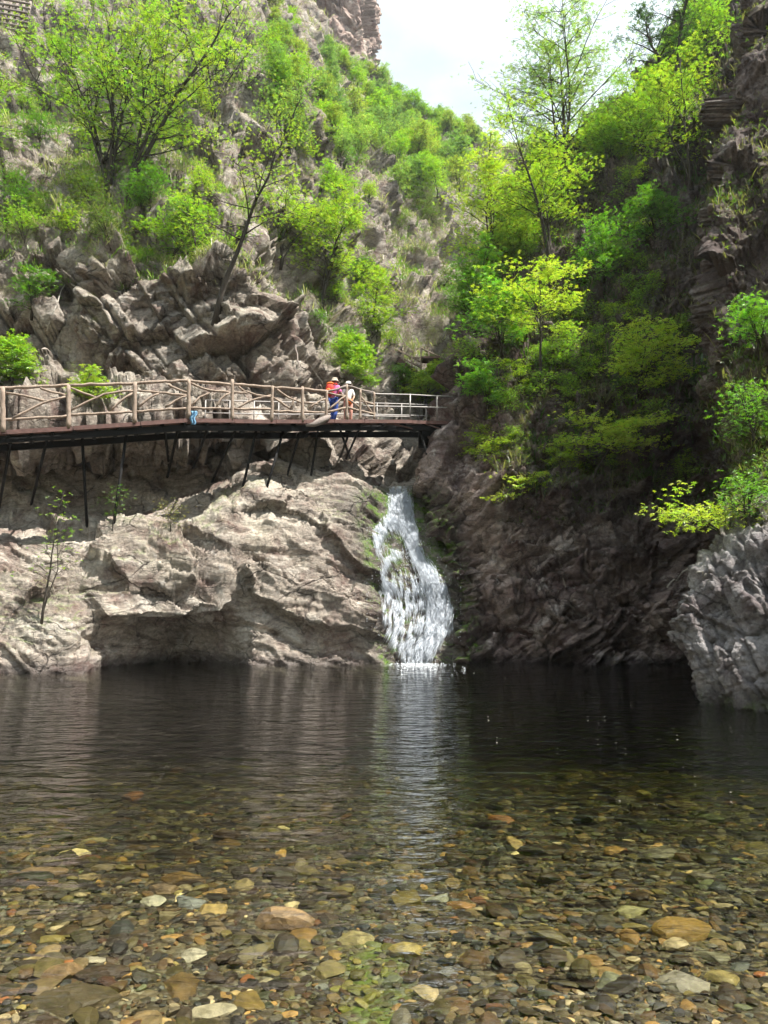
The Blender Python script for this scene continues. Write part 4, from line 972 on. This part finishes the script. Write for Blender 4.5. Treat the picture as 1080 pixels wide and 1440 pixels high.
ground_cover('left_hillside', 72000, rg, 'undergrowth', 'grass dry stalks and low herbs covering the sunny left slopes', [(.16, .25, .035), (.40, .35, .23)])
ground_cover('right_hillside', 26000, rg, 'undergrowth', 'dry grass and herbs covering the ledges of the dark right cliff', [(.07, .13, .02), (.17, .14, .08)])
ground_cover('right_rock_outcrop', 7000, rg, 'grass', 'green and straw grass on top of the pale right outcrop', [(.11, .17, .025), (.22, .19, .09)], near_size=.09)

# ------------------------------------------------------------------ footbridge
EDGE = [(-70, 609, 20.4), (5, 605, 21.0), (97, 600, 21.7), (190, 594, 22.4), (265, 589, 23.0), (326, 589.5, 23.6), (383, 590.5, 24.2), (425, 591, 24.7), (459, 590.5, 25.1), (487, 590, 25.5), (506, 590.5, 25.8), (526, 590.5, 26.1), (577, 591, 26.8), (614, 592, 27.3), (652, 593, 27.8)]
ex = [e[0] for e in EDGE]
def bY(px): return float(np.interp(px, ex, [e[2] for e in EDGE]))
def bRow(px): return float(np.interp(px, ex, [e[1] for e in EDGE]))
def bp3(px, py, d=0): return P(px, py, bY(px) + d)
EP = np.array([P(*e) for e in EDGE])
bx0 = EP[4]
bridge = empty('footbridge', EP[4]); tag(bridge, 'long rustic footbridge with peeled log railings on dark steel struts across the gorge', 'footbridge')
BL = np.array(bridge.location)
# direction across the deck (away from the viewer)
tan = EP[9] - EP[1]; tan[2] = 0; tan /= np.linalg.norm(tan); perp = np.array([-tan[1], tan[0], 0]); 
if perp[1] < 0: perp = -perp
W_ = 1.45
# deck planks as one part
mb = MB()
n = 160; us = np.linspace(-70, 652, n)
for a in range(n - 1):
    p0 = np.array([np.interp(us[a], ex, EP[:, k]) for k in range(3)]); p1 = np.array([np.interp(us[a + 1], ex, EP[:, k]) for k in range(3)])
    p1 = p1 - (p1 - p0) * .06
    t4 = np.array([p0, p1, p1 + perp * W_, p0 + perp * W_]); dz = RNG.uniform(-.004, .004)
    mb.add(np.concatenate([t4 + [0, 0, dz - .012], t4 - [0, 0, .045]]), [[0, 1, 2, 3], [7, 6, 5, 4], [0, 4, 5, 1], [1, 5, 6, 2], [2, 6, 7, 3], [3, 7, 4, 0]])
mb.build('deck', M_steel_red, bridge, smooth=False, loc=BL)
def beam_between(mb, a, b, h, w, drop=0, updir=np.array([0, 0, 1.])):
    a = np.asarray(a, float); b = np.asarray(b, float); d = b - a; d /= np.linalg.norm(d); s = np.cross(d, updir); s /= np.linalg.norm(s); up_ = np.cross(s, d)
    V = []
    for q in (a, b):
        for (i, j) in ((-1, -1), (1, -1), (1, 1), (-1, 1)): V.append(q + s * w / 2 * i + up_ * h / 2 * j - [0, 0, drop])
    mb.add(V, [[0, 1, 2, 3], [7, 6, 5, 4], [0, 4, 5, 1], [1, 5, 6, 2], [2, 6, 7, 3], [3, 7, 4, 0]])
# reddish edge channels, one per bay, slightly out of line with each other
joints = [-70, 10, 103, 198, 265, 330, 388, 430, 470, 512, 580, 652]
for a, b in zip(joints[:-1], joints[1:]):
    pa = np.array([np.interp(a, ex, EP[:, k]) for k in range(3)]); pb = np.array([np.interp(b, ex, EP[:, k]) for k in range(3)])
    mb = MB(); off = -perp * (.03 + RNG.uniform(0, .02)); dz = RNG.uniform(-.012, .012)
    beam_between(mb, pa + off, pb + off - (pb - pa) * .012, 0.125, .04, .065 + dz); mb.build('edge_channel', M_steel_red, bridge, smooth=False, loc=BL)
# longitudinal beams and cross members
for k_, (dd, hh_) in enumerate(((.12, .20), (W_ - .15, .20))):
    for a, b in zip(joints[:-1], joints[1:]):
        pa = np.array([np.interp(a, ex, EP[:, k]) for k in range(3)]) + perp * dd; pb = np.array([np.interp(b, ex, EP[:, k]) for k in range(3)]) + perp * dd
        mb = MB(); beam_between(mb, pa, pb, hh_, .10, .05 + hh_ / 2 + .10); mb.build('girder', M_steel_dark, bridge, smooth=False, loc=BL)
for px in list(np.arange(-50, 650, 31)):
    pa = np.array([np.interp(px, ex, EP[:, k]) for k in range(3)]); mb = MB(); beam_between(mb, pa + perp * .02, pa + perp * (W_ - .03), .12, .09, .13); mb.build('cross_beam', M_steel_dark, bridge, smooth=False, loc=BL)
POSTS = [(5, 545, 608, .075), (97, 542, 602.5, .07), (190, 538, 596, .068), (265.5, 534, 588.5, .066), (326.6, 534, 591, .06), (382.6, 543, 592.5, .055), (425.5, 544, 593.5, .058), (459, 549, 590, .05), (487.5, 541, 590, .05), (506, 548, 591, .045), (526, 552, 590, .042)]
def wavy(pts, n, amp):
    pts = np.array(pts); tt = np.linspace(0, 1, len(pts)); u = np.linspace(0, 1, n)
    q = np.stack([np.interp(u, tt, pts[:, k]) for k in range(3)], 1)
    return q + RNG.normal(0, amp, q.shape)
for px, r0, r1, rad in POSTS:
    mb = MB(); a = bp3(px, r1); b = bp3(px + RNG.uniform(-1, 1), r0); q = wavy([a, b], 9, .007); mb.tube(q - [0, .02, 0], rad * np.linspace(1.08, .88, 9), 8, wob=.09); mb.build('post', M_log, bridge, loc=BL)
for px, r0, r1 in ((576.7, 554, 591), (614.4, 556, 592), (645, 557, 593), (-62, 547, 617)):
    mb = MB(); mb.tube([bp3(px, r1), bp3(px, r0)], .028 if px > 0 else .07, 8); mb.build('post', M_steel_pipe if px > 0 else M_log, bridge, loc=BL)
def logline(name, pts, rad, mat=None, dy=0, amp=.010):
    q = [bp3(a, b, dy) for a, b in pts]; L = np.linalg.norm(q[-1] - q[0]); n = max(5, int(L / .18))
    cs_ = np.concatenate([[0], np.cumsum([np.linalg.norm(q[i + 1] - q[i]) for i in range(len(q) - 1)])]); u = np.linspace(0, cs_[-1], n); Q = np.array(q)
    c = np.stack([np.interp(u, cs_, Q[:, k]) for k in range(3)], 1)
    for _ in range(1): c[1:-1] = (c[:-2] + 2 * c[1:-1] + c[2:]) / 4
    c += RNG.normal(0, amp, c.shape); mb = MB(); mb.tube(c, rad * (1 + RNG.normal(0, .05, n)), 7, wob=.08); mb.build(name, mat or M_log, bridge, loc=BL)
for pts in ([(-70, 546), (5, 545.5), (50, 544), (97, 542)], [(97, 542), (145, 540.5), (192, 538.5), (250, 535.5)], [(242, 534.5), (265, 535.5), (326, 540.5)], [(324, 540), (383, 545), (426, 547)], [(424, 547), (459, 550.5)]):
    logline('top_rail', pts, .05)
for pts in ([(459, 551), (475, 547), (488, 542)], [(487, 542), (506, 548), (527, 553)]): logline('top_rail', pts, .042, M_log_grey)
for pts in ([(-70, 595), (5, 590), (97, 585)], [(97, 584), (190, 579)], [(190, 579), (265, 573.5)], [(265, 573.5), (326, 575)], [(326, 575), (383, 576)], [(383, 578), (425, 579.5)], [(425, 579), (459, 580)], [(459, 580), (487, 573)], [(487, 573), (506, 577), (526, 583)]):
    logline('lower_rail', pts, .042)
BR = [[(8, 552), (40, 557), (62, 564)], [(18, 588), (60, 566), (93, 558)], [(57, 546), (75, 551), (92, 555)], [(99, 546), (116, 552), (135, 559)], [(101, 577), (128, 562), (150, 553), (187, 549)], [(155, 578), (170, 563), (187, 552)],
      [(193, 549), (222, 552), (262, 556)], [(196, 572), (208, 560), (224, 553)], [(236, 541), (248, 547), (263, 552)], [(232, 573), (248, 563), (263, 556)],
      [(268, 538), (280, 545), (293, 549), (323, 551)], [(269, 570), (282, 558), (297, 550)], [(304, 573), (311, 560), (323, 552)], [(329, 552), (348, 553)], [(335, 543), (348, 553), (380, 558)], [(334, 574), (352, 563), (381, 556)],
      [(390, 547), (400, 556), (410, 562), (425, 566)], [(384, 558), (395, 566), (407, 574)], [(427, 566), (447, 568)], [(434, 574), (445, 566), (458, 561)], [(409, 573), (415, 560)], [(462, 576), (474, 565), (486, 556)], [(461, 552), (472, 556), (486, 556)], [(508, 558), (516, 570), (524, 582)], [(508, 564), (526, 568)], [(506, 574), (498, 566), (490, 562)]]
for b in BR: logline('brace', b, .036, dy=-.01, amp=.008)
# steel pipe rails of the right part and the far side
for pts in ([(506, 550), (528, 554), (577, 555), (614, 557), (655, 558)], [(510, 571), (577, 572), (614, 573), (655, 573)], [(510, 585), (577, 586)]):
    logline('pipe_rail', pts, .024, M_steel_pipe, amp=0)
def farp(px, h): 
    p = np.array([np.interp(px, ex, EP[:, k]) for k in range(3)]) + perp * (W_ - .06); return p + [0, 0, h]
for h, a, b in ((1.0, 300, 655), (.55, 300, 655), (.12, 440, 655)):
    mb = MB(); mb.tube([farp(x, h) for x in np.linspace(a, b, 12)], .022, 6); mb.build('pipe_rail', M_steel_pipe, bridge, loc=BL)
for x in range(300, 656, 36):
    mb = MB(); mb.tube([farp(x, 0), farp(x, 1.0)], .024, 6); mb.build('post', M_steel_pipe, bridge, loc=BL)
ST = [(66, 622, 42, 706), (115, 616, 121, 738), (178, 612, 157, 742), (232, 612, 237, 655), (250, 610, 234, 668), (291, 610, 270, 656), (331, 610, 297, 674), (360, 610, 338, 692), (398, 612, 372, 690), (422, 612, 402, 668), (447, 610, 436, 672), (492, 610, 478, 640), (505, 608, 486, 642), (478, 608, 492, 640), (590, 606, 606, 655), (612, 606, 628, 640), (560, 600, 540, 585)]
ST += [(15, 626, -8, 735), (-40, 628, -60, 740)]
for a, b, c, d in ST[:-3] + ST[-2:]:
    h = ray(c, d, ['left_hillside', 'right_hillside']); p1 = np.array(h[0]) + [0, .1, -.1]
    p0 = P(a, b, bY(a) + .5); 
    if p1[1] > 32: continue
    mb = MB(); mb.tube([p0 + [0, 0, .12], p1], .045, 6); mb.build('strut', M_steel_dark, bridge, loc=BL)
# dark steel box bracket at the right abutment and two slanting bars
for a, b, c, d in ((580, 603, 545, 594), (640, 610, 598, 596), (652, 606, 617, 594)):
    mb = MB(); mb.tube([P(a, b, bY(a) + .05), P(c, d, bY(c) - .02)], .03, 5); mb.build('diagonal_bar', M_steel_red, bridge, loc=BL)
mb = MB(); pc = bp3(612, 615, 1.1); mb.box(pc, 1.3, .5, .75); mb.build('bracket', M_steel_dark, bridge, smooth=False, loc=BL)
# bleached log lying against the bridge edge
mb = MB(); q = np.array([bp3(430, 598, -.15), bp3(440, 597, -.2), bp3(450, 592, -.2), bp3(459, 588, -.12), bp3(464, 585, 0)]); mb.tube(q, [.03, .09, .11, .10, .04], 9, wob=.3)
tag(mb.build('driftwood_log', M_log_grey, loc=q[2]), 'short bleached log lying against the edge of the bridge beside the hikers', 'log')
# blue cloth caught at the foot of a post
bm_ = MB(); r9 = np.random.default_rng(9); g = 9
cloth = np.array([[bp3(268 + 9 * (i / (g - 1)) * (1 - .35 * j / (g - 1)) + 1.5 * math.sin(j * 1.1), 578 + 19 * j / (g - 1), -.16 - .05 * math.sin(i * 1.5 + j * .8)) for j in range(g)] for i in range(g)])
mcl = simple_mat('blue_cloth', (.14, .30, .46), .85, .2, 6, bump=.2)
oc = mesh_np('cloth', cloth.reshape(-1, 3), grid_faces(g, g), mcl, loc=cloth[4, 0]); md = oc.modifiers.new('thick', 'SOLIDIFY'); md.thickness = .01
tag(oc, 'pale blue rag hanging from the foot of a log post', 'cloth')
# fallen pale branch and bleached trunk behind the railing at left
def branch(name, pts, rad, mat, label, cat='branch', amp=.02):
    q = []
    for a, b in pts:
        h = ray(a, b); q.append(np.array(h[0]) + [0, -.12, .05])
    c = wavy(q, max(6, len(q) * 3), amp); mb = MB(); mb.tube(c, np.linspace(rad, rad * .5, len(c)), 6, wob=.1)
    tag(mb.build(name, mat, loc=c[0]), label, cat)
branch('fallen_trunk', [(52, 530), (38, 508), (22, 486)], .13, M_dead, 'bleached fallen trunk leaning on the ledges above the left end of the bridge')
branch('dead_branch', [(68, 468), (78, 440), (90, 408), (104, 388)], .035, M_dead, 'thin curved bleached branch on the ledges at upper left')
branch('dead_branch', [(425, 548), (421, 515), (416, 488)], .045, M_log_grey, 'long dead branch standing behind the bridge left of the hikers')
branch('dead_branch', [(455, 545), (438, 520), (425, 495)], .03, M_dead, 'thin pale dead branch slanting down towards the hikers')
branch('dead_branch', [(935, 828), (955, 812), (975, 806), (990, 810)], .03, M_dead, 'bleached dead twigs sticking out left of the pale outcrop', amp=.05)
branch('dead_branch', [(800, 900 - 40), (790, 800), (768, 772)], .02, M_bark_pale, 'thin hanging root on the dark cliff right of the waterfall', amp=.05)

# ------------------------------------------------------------------ wooden lattice top left and distant stair
r = place(18, 42); p, Y = r; k = Y / F
lat = empty('lattice_fence', p + [0, -1.2, 0]); tag(lat, 'grey timber lattice screen on the slope in the upper left corner', 'lattice fence')
for i in range(7):
    mb = MB(); x = (-26 + i * 10) * k; mb.tube([[x, 0, -26 * k], [x + 4 * k, .1, 26 * k]], .09, 5); mb.build('upright', M_log_grey, lat)
for i in range(7):
    mb = MB(); z = (-22 + i * 8) * k; mb.tube([[-32 * k, -.1, z + 6 * k], [40 * k, -.1, z - 8 * k]], .08, 5); mb.build('crossbar', M_log_grey, lat)
def stpt(px, py): return P(px, py, 36.5)
stt = empty('stairway', stpt(575, 525)); tag(stt, 'distant metal stairway with railings climbing behind the bridge', 'stairway'); SL = np.array(stt.location)
mb = MB(); beam_between(mb, stpt(555, 507), stpt(590, 533), .28, .9); 
for i in range(11): 
    c = stpt(555 + 3.4 * i, 505 + 2.5 * i); mb.box(c, .32, .95, .05)
mb.build('steps', M_steel_red, stt, smooth=False, loc=SL)
mb = MB(); beam_between(mb, stpt(592, 506), stpt(618, 506), .1, .8); mb.build('landing', M_steel_red, stt, smooth=False, loc=SL)
for pts in ([(554, 490), (592, 509)], [(554, 498), (592, 517)], [(592, 490), (625, 505)], [(575, 503), (612, 503)]):
    mb = MB(); mb.tube([stpt(*q) for q in pts], .045, 5); mb.build('handrail', M_log, stt, loc=SL)
for a, b, c in ((555, 488, 508), (567, 494, 516), (579, 500, 525), (592, 488, 532), (603, 494, 510)):
    mb = MB(); mb.tube([stpt(a, b), stpt(a, c)], .045, 5); mb.build('post', M_log, stt, loc=SL)

# ------------------------------------------------------------------ hikers
def skin(name, pts, edges, radii, mat, parent, sub=2):
    me = bpy.data.meshes.new(name); me.from_pydata([tuple(p) for p in pts], edges, []); me.materials.append(mat)
    o = bpy.data.objects.new(name, me); COL.objects.link(o); o.parent = parent
    s = o.modifiers.new('skin', 'SKIN'); s.use_smooth_shade = True
    for v, r_ in zip(me.skin_vertices[0].data, radii): v.radius = (r_, r_) if not isinstance(r_, tuple) else r_; v.use_root = False
    me.skin_vertices[0].data[0].use_root = True
    m_ = o.modifiers.new('sub', 'SUBSURF'); m_.levels = sub; m_.render_levels = sub
    return o
def ell(name, c, r_, mat, parent, rot=0, noise_=0, cut=None):
    V = ICO3.copy()
    if cut is not None: V = V[:]; V[:, 2] = np.maximum(V[:, 2], cut)
    V = V * r_
    if noise_: V = V * (1 + noise_ * fbm(V * 14, 3, 8))[:, None]
    ca, sa = math.cos(rot), math.sin(rot); V = np.stack([V[:, 0] * ca - V[:, 1] * sa, V[:, 0] * sa + V[:, 1] * ca, V[:, 2]], 1)
    return mesh_np(name, V + np.array(c), ICO3F, mat, parent)
M_skin = simple_mat('skin', (.45, .27, .19), .6, .08, 20); M_hair = simple_mat('brown_hair', (.06, .03, .02), .6, .4, 30, stretch=(1, 1, .1))
def cmat(n, c): return simple_mat(n, c, .85, .15, 12, bump=.2)
M_pink = cmat('pink_cloth', (.75, .20, .45)); M_jean = cmat('blue_denim', (.03, .07, .30)); M_red = cmat('red_fabric', (.75, .06, .04)); M_white = cmat('white_cloth', (.75, .73, .70)); M_peach = cmat('peach_cloth', (.66, .33, .26)); M_orange = cmat('orange_fabric', (.85, .20, .04)); M_tanhat = cmat('straw_hat', (.40, .34, .27)); M_shoe = cmat('dark_shoe', (.04, .04, .045)); M_beige = cmat('beige_cloth', (.50, .38, .25))
def person(loc, yaw, H, top_mat, leg_mat, label, arms, hat_mat, hat, long_hair, stride=.10, lean=.0):
    root = empty('person', loc); root.rotation_euler = (0, 0, yaw); tag(root, label, 'person'); s = H / 1.75; root.scale = (s, s, s)
    L = lean
    V = dict(pel=(0, 0, .95), sp=(0, L * .4, 1.12), ch=(0, L * .8, 1.32), nk=(0, L, 1.49), hd0=(0, L + .01, 1.56), hd1=(0, L + .03, 1.64), hd2=(0, L + .02, 1.71),
             hl=(-.10, 0, .90), kl=(-.11, .03 + stride * .5, .50), al=(-.11, stride * .4 - .02, .09), tl=(-.12, stride * .4 + .14, .03),
             hr=(.10, 0, .90), kr=(.11, -stride * .3 + .03, .50), ar=(.11, -stride, .09), tr=(.12, -stride + .15, .03),
             sl=(-.19, L, 1.42), sr=(.19, L, 1.42))
    for k_, v in arms.items(): V[k_] = v
    for sd_, nm in ((-1, 'l'), (1, 'r')):
        w = np.array(V['w' + nm]); e = np.array(V['e' + nm]); d = w - e; d /= np.linalg.norm(d); V['p' + nm] = tuple(w + d * .07)
        side = np.cross(d, [0, 0, 1.]); side = side / (np.linalg.norm(side) + 1e-6)
        for f in range(4):
            b0 = w + d * .085 + side * (f - 1.5) * .02; tipd = d + np.array([0, 0, -.35]); tipd /= np.linalg.norm(tipd)
            V['f%s%da' % (nm, f)] = tuple(b0); V['f%s%db' % (nm, f)] = tuple(b0 + d * .035); V['f%s%dc' % (nm, f)] = tuple(b0 + d * .035 + tipd * (.04 - .008 * abs(f - 1.3)))
        V['t%sa' % nm] = tuple(w + d * .03 + side * .03); V['t%sb' % nm] = tuple(w + d * .06 + side * .055)
    order = list(V); ix = {k_: i for i, k_ in enumerate(order)}
    E = [('pel', 'sp'), ('sp', 'ch'), ('ch', 'nk'), ('nk', 'hd0'), ('hd0', 'hd1'), ('hd1', 'hd2'), ('pel', 'hl'), ('hl', 'kl'), ('kl', 'al'), ('al', 'tl'), ('pel', 'hr'), ('hr', 'kr'), ('kr', 'ar'), ('ar', 'tr'), ('ch', 'sl'), ('sl', 'el'), ('el', 'wl'), ('wl', 'pl'), ('ch', 'sr'), ('sr', 'er'), ('er', 'wr'), ('wr', 'pr')]
    for nm in 'lr':
        for f in range(4): E += [('p' + nm, 'f%s%da' % (nm, f)), ('f%s%da' % (nm, f), 'f%s%db' % (nm, f)), ('f%s%db' % (nm, f), 'f%s%dc' % (nm, f))]
        E += [('w' + nm, 't%sa' % nm), ('t%sa' % nm, 't%sb' % nm)]
    RD = dict(pel=.125, sp=.115, ch=.125, nk=.055, hd0=.07, hd1=.095, hd2=.085, hl=.085, kl=.058, al=.04, tl=.035, hr=.085, kr=.058, ar=.04, tr=.035, sl=.058, sr=.058, el=.042, er=.042, wl=.028, wr=.028, pl=.032, pr=.032)
    rad = [RD.get(k_, .009) for k_ in order]
    skin('body', [V[k_] for k_ in order], [(ix[a], ix[b]) for a, b in E], rad, M_skin, root)
    def part(name, keys, ed, rr, mat): 
        return skin(name, [V[k_] if isinstance(k_, str) else k_ for k_ in keys], ed, rr, mat, root)
    part('shirt', ['pel', 'sp', 'ch', 'nk', 'sl', 'sr', 'el', 'er'], [(0, 1), (1, 2), (2, 3), (2, 4), (2, 5), (4, 6), (5, 7)], [.145, .135, .148, .062, .078, .078, .06, .06], top_mat)
    part('trousers', ['pel', 'hl', 'kl', 'al', 'hr', 'kr', 'ar'], [(0, 1), (1, 2), (2, 3), (0, 4), (4, 5), (5, 6)], [.135, .105, .08, .062, .105, .08, .062], leg_mat)
    for a, b in (('al', 'tl'), ('ar', 'tr')):
        q = np.array([V[a], V[b]]); mb_ = MB(); mb_.tube([q[0] + [0, -.06, -.05], q[0] + [0, 0, -.04], q[1] + [0, 0, -.0], q[1] + [0, .05, -.01]], [.04, .055, .048, .02], 8); mb_.build('shoe', M_shoe, root)
    hy = L + .03
    for sx_ in (-1, 1):
        ell('eye', (sx_ * .032, hy + .088, 1.645), (.014, .010, .009), M_shoe, root); ell('ear', (sx_ * .094, hy, 1.635), (.012, .022, .033), M_skin, root)
    mb_ = MB(); mb_.tube([(0, hy + .088, 1.655), (0, hy + .115, 1.615), (0, hy + .09, 1.605)], [.010, .016, .012], 6); mb_.build('nose', M_skin, root)
    mb_ = MB(); mb_.tube([(-.025, hy + .086, 1.578), (0, hy + .094, 1.575), (.025, hy + .086, 1.578)], [.004, .007, .004], 6); mb_.build('mouth', M_red, root)
    ell('hair', (0, hy - .02, 1.675), (.105, .108, .10), M_hair, root, noise_=.05)
    if long_hair:
        mb_ = MB()
        for i in range(26):
            a = math.pi * (1.02 + .96 * i / 25); x = .09 * math.cos(a); y = hy - .02 + .10 * math.sin(a)
            mb_.tube([(x * .8, y, 1.70), (x * 1.1, y, 1.58), (x * 1.45, y * 1.1 - .02, 1.42), (x * 1.5 + RNG.normal(0, .01), y - .03, 1.26 + RNG.uniform(-.04, .04))], [.02, .024, .02, .006], 5)
        mb_.build('long_hair', M_hair, root)
    hb = empty('hat', (0, 0, 0)); bpy.data.objects.remove(hb)
    mb_ = MB(); th = np.linspace(0, 2 * math.pi, 24, endpoint=False); prof = hat
    ring = [np.stack([r1 * np.cos(th), hy - .01 + r1 * 1.05 * np.sin(th), np.full(24, z1)], 1) for r1, z1 in prof]
    Vh = np.concatenate(ring); nr = len(prof); i = np.arange(nr - 1)[:, None] * 24; j = np.arange(24)[None, :]; k2 = (j + 1) % 24
    mb_.add(Vh, np.stack([i + j, i + k2, i + 24 + k2, i + 24 + j], -1).reshape(-1, 4)); mb_.build('hat', hat_mat, root)
    return root
BUCKET = [(.17, 1.66), (.15, 1.685), (.118, 1.70), (.112, 1.76), (.09, 1.80), (.02, 1.81)]
WIDE = [(.20, 1.68), (.16, 1.70), (.115, 1.715), (.108, 1.78), (.08, 1.81), (.02, 1.815)]
dp = np.array([np.interp(478, ex, EP[:, k]) for k in range(3)]) + perp * .62
p1 = person(dp, R(-28), 1.66, M_pink, M_jean, 'person in pink shirt and blue jeans with a red backpack seen from behind', dict(el=(-.27, .06, 1.17), wl=(-.22, .24, 1.10), er=(.28, .05, 1.17), wr=(.24, .22, 1.08)), M_tanhat, BUCKET, False, .14, .03)
# red backpack (worn: its own object resting on the back)
bk = empty('backpack', dp); bk.rotation_euler = (0, 0, R(-28)); bk.scale = (.95,) * 3; tag(bk, 'red and orange backpack worn by the person in pink', 'backpack')
ell('pack_body', (-.03, -.25, 1.27), (.17, .13, .26), M_red, bk, noise_=.05); ell('front_pocket', (-.03, -.36, 1.18), (.12, .05, .12), M_orange, bk); ell('top_lid', (-.03, -.23, 1.50), (.15, .12, .06), M_orange, bk)
for s_ in (-1, 1):
    mb = MB(); mb.tube([(s_ * .11, -.16, 1.5), (s_ * .13, .0, 1.53), (s_ * .13, .14, 1.42), (s_ * .12, .15, 1.2), (s_ * .12, -.12, 1.08)], .018, 6); mb.build('strap', M_red, bk)
dp2 = np.array([np.interp(497.5, ex, EP[:, k]) for k in range(3)]) + perp * .55 - [0, 0, .02]
p2 = person(dp2, R(196), 1.52, M_white, M_peach, 'person with long brown hair in white top and peach trousers under a white sun hat', dict(el=(-.25, .04, 1.17), wl=(-.16, .24, 1.02), er=(.26, .05, 1.17), wr=(.17, .23, 1.02)), M_white, WIDE, True, .05, .0)
hb = empty('handbag', dp2); hb.rotation_euler = (0, 0, R(196)); hb.scale = (.87,) * 3; tag(hb, 'bright orange bag held in front by the person in the white hat', 'bag')
ell('bag_body', (.0, .32, .86), (.13, .07, .12), M_orange, hb, noise_=.04)
for s_ in (-1, 1):
    mb = MB(); mb.tube([(s_ * .08, .3, .95), (s_ * .14, .28, 1.02), (s_ * .16, .25, 1.06)], .010, 5); mb.build('handle', M_orange, hb)

# floating flecks on the pool
mb = MB(); rq = np.random.default_rng(41)
for _ in range(70):
    y = rq.uniform(6, 22); x = rq.uniform(-.15, .55) * y + rq.normal(0, .3); q = rq.uniform(.004, .014) * (.4 + y / 22)
    mb.add([[x - q, y, .003], [x, y - q, .003], [x + q, y, .003], [x, y + q, .003], [x, y, .003 + q * .15]], f3=[[0, 1, 4], [1, 2, 4], [2, 3, 4], [3, 0, 4]])
tag(mb.build('floating_catkins', M_dead), 'tiny pale flecks of fluff floating on the dark pool', 'fluff', kind='stuff')

# ------------------------------------------------------------------ air
mh, t, out = newmat('valley_haze')
pv = t.node('ShaderNodeVolumePrincipled'); pv.inputs['Color'].default_value = (.86, .93, 1, 1); pv.inputs['Density'].default_value = HAZE; pv.inputs['Anisotropy'].default_value = .35
t.l.new(pv.outputs[0], out.inputs['Volume'])
allz = max(SHEETS[n_]['G'][..., 2].max() for n_ in SHEETS); allx = max(abs(SHEETS[n_]['G'][..., 0]).max() for n_ in SHEETS); ally = max(SHEETS[n_]['G'][..., 1].max() for n_ in SHEETS)
mb = MB(); mb.box([0, (ally + 10 - 125) / 2, (allz + 12 - 6) / 2], max(2 * allx + 10, 320), ally + 10 + 125, allz + 12 + 6)
hz = mb.build('haze', mh, smooth=False); tag(hz, 'thin bright haze filling the sunlit valley', 'haze', kind='stuff')
if HAZE <= 0: bpy.data.objects.remove(hz)

# ------------------------------------------------------------------ light, sky, air
SUN_AZ, SUN_EL = 110.0, 63.0   # azimuth: degrees from +Y (view direction) towards +X
w = bpy.data.worlds.new('World'); scene.world = w; w.use_nodes = True
nt = w.node_tree; nt.nodes.clear()
wt = NT(w); wo = wt.node('ShaderNodeOutputWorld'); bg = wt.node('ShaderNodeBackground')
sky = wt.node('ShaderNodeTexSky', sky_type='NISHITA'); sky.sun_disc = False; sky.sun_elevation = R(SUN_EL); sky.sun_rotation = R(SUN_AZ)
sky.air_density = 1.2; sky.dust_density = 2.5; sky.altitude = 600
tc = wt.node('ShaderNodeTexCoord').outputs['Generated']
cl = wt.noise(wt.mapping(tc, scale=(1, 1, 2.2)), 2.6, 7, .55, .3)
cm = wt.maprange(cl, .38, .58, .66, 1.0)
wt.l.new(wt.mix(cm, sky.outputs[0], (14.5, 16.5, 17.5)), bg.inputs[0]); bg.inputs[1].default_value = .034
wt.l.new(bg.outputs[0], wo.inputs[0])
sl = bpy.data.lights.new('sun', 'SUN'); sl.energy = 5.0; sl.angle = R(.53); sl.color = (1, .95, .86)
so = bpy.data.objects.new('sun', sl); COL.objects.link(so)
sd = Vector((math.sin(R(SUN_AZ)) * math.cos(R(SUN_EL)), math.cos(R(SUN_AZ)) * math.cos(R(SUN_EL)), math.sin(R(SUN_EL))))
so.rotation_euler = sd.to_track_quat('Z', 'Y').to_euler()
scene.view_settings.view_transform = 'Standard'; scene.view_settings.look = 'None'
scene.view_settings.exposure = 1.25; scene.view_settings.gamma = 1
cy = scene.cycles
cy.max_bounces = 6; cy.diffuse_bounces = 2; cy.glossy_bounces = 3; cy.transmission_bounces = 4; cy.transparent_max_bounces = 12; cy.volume_bounces = 0
cy.use_denoising = True; cy.use_adaptive_sampling = True; cy.adaptive_threshold = .03
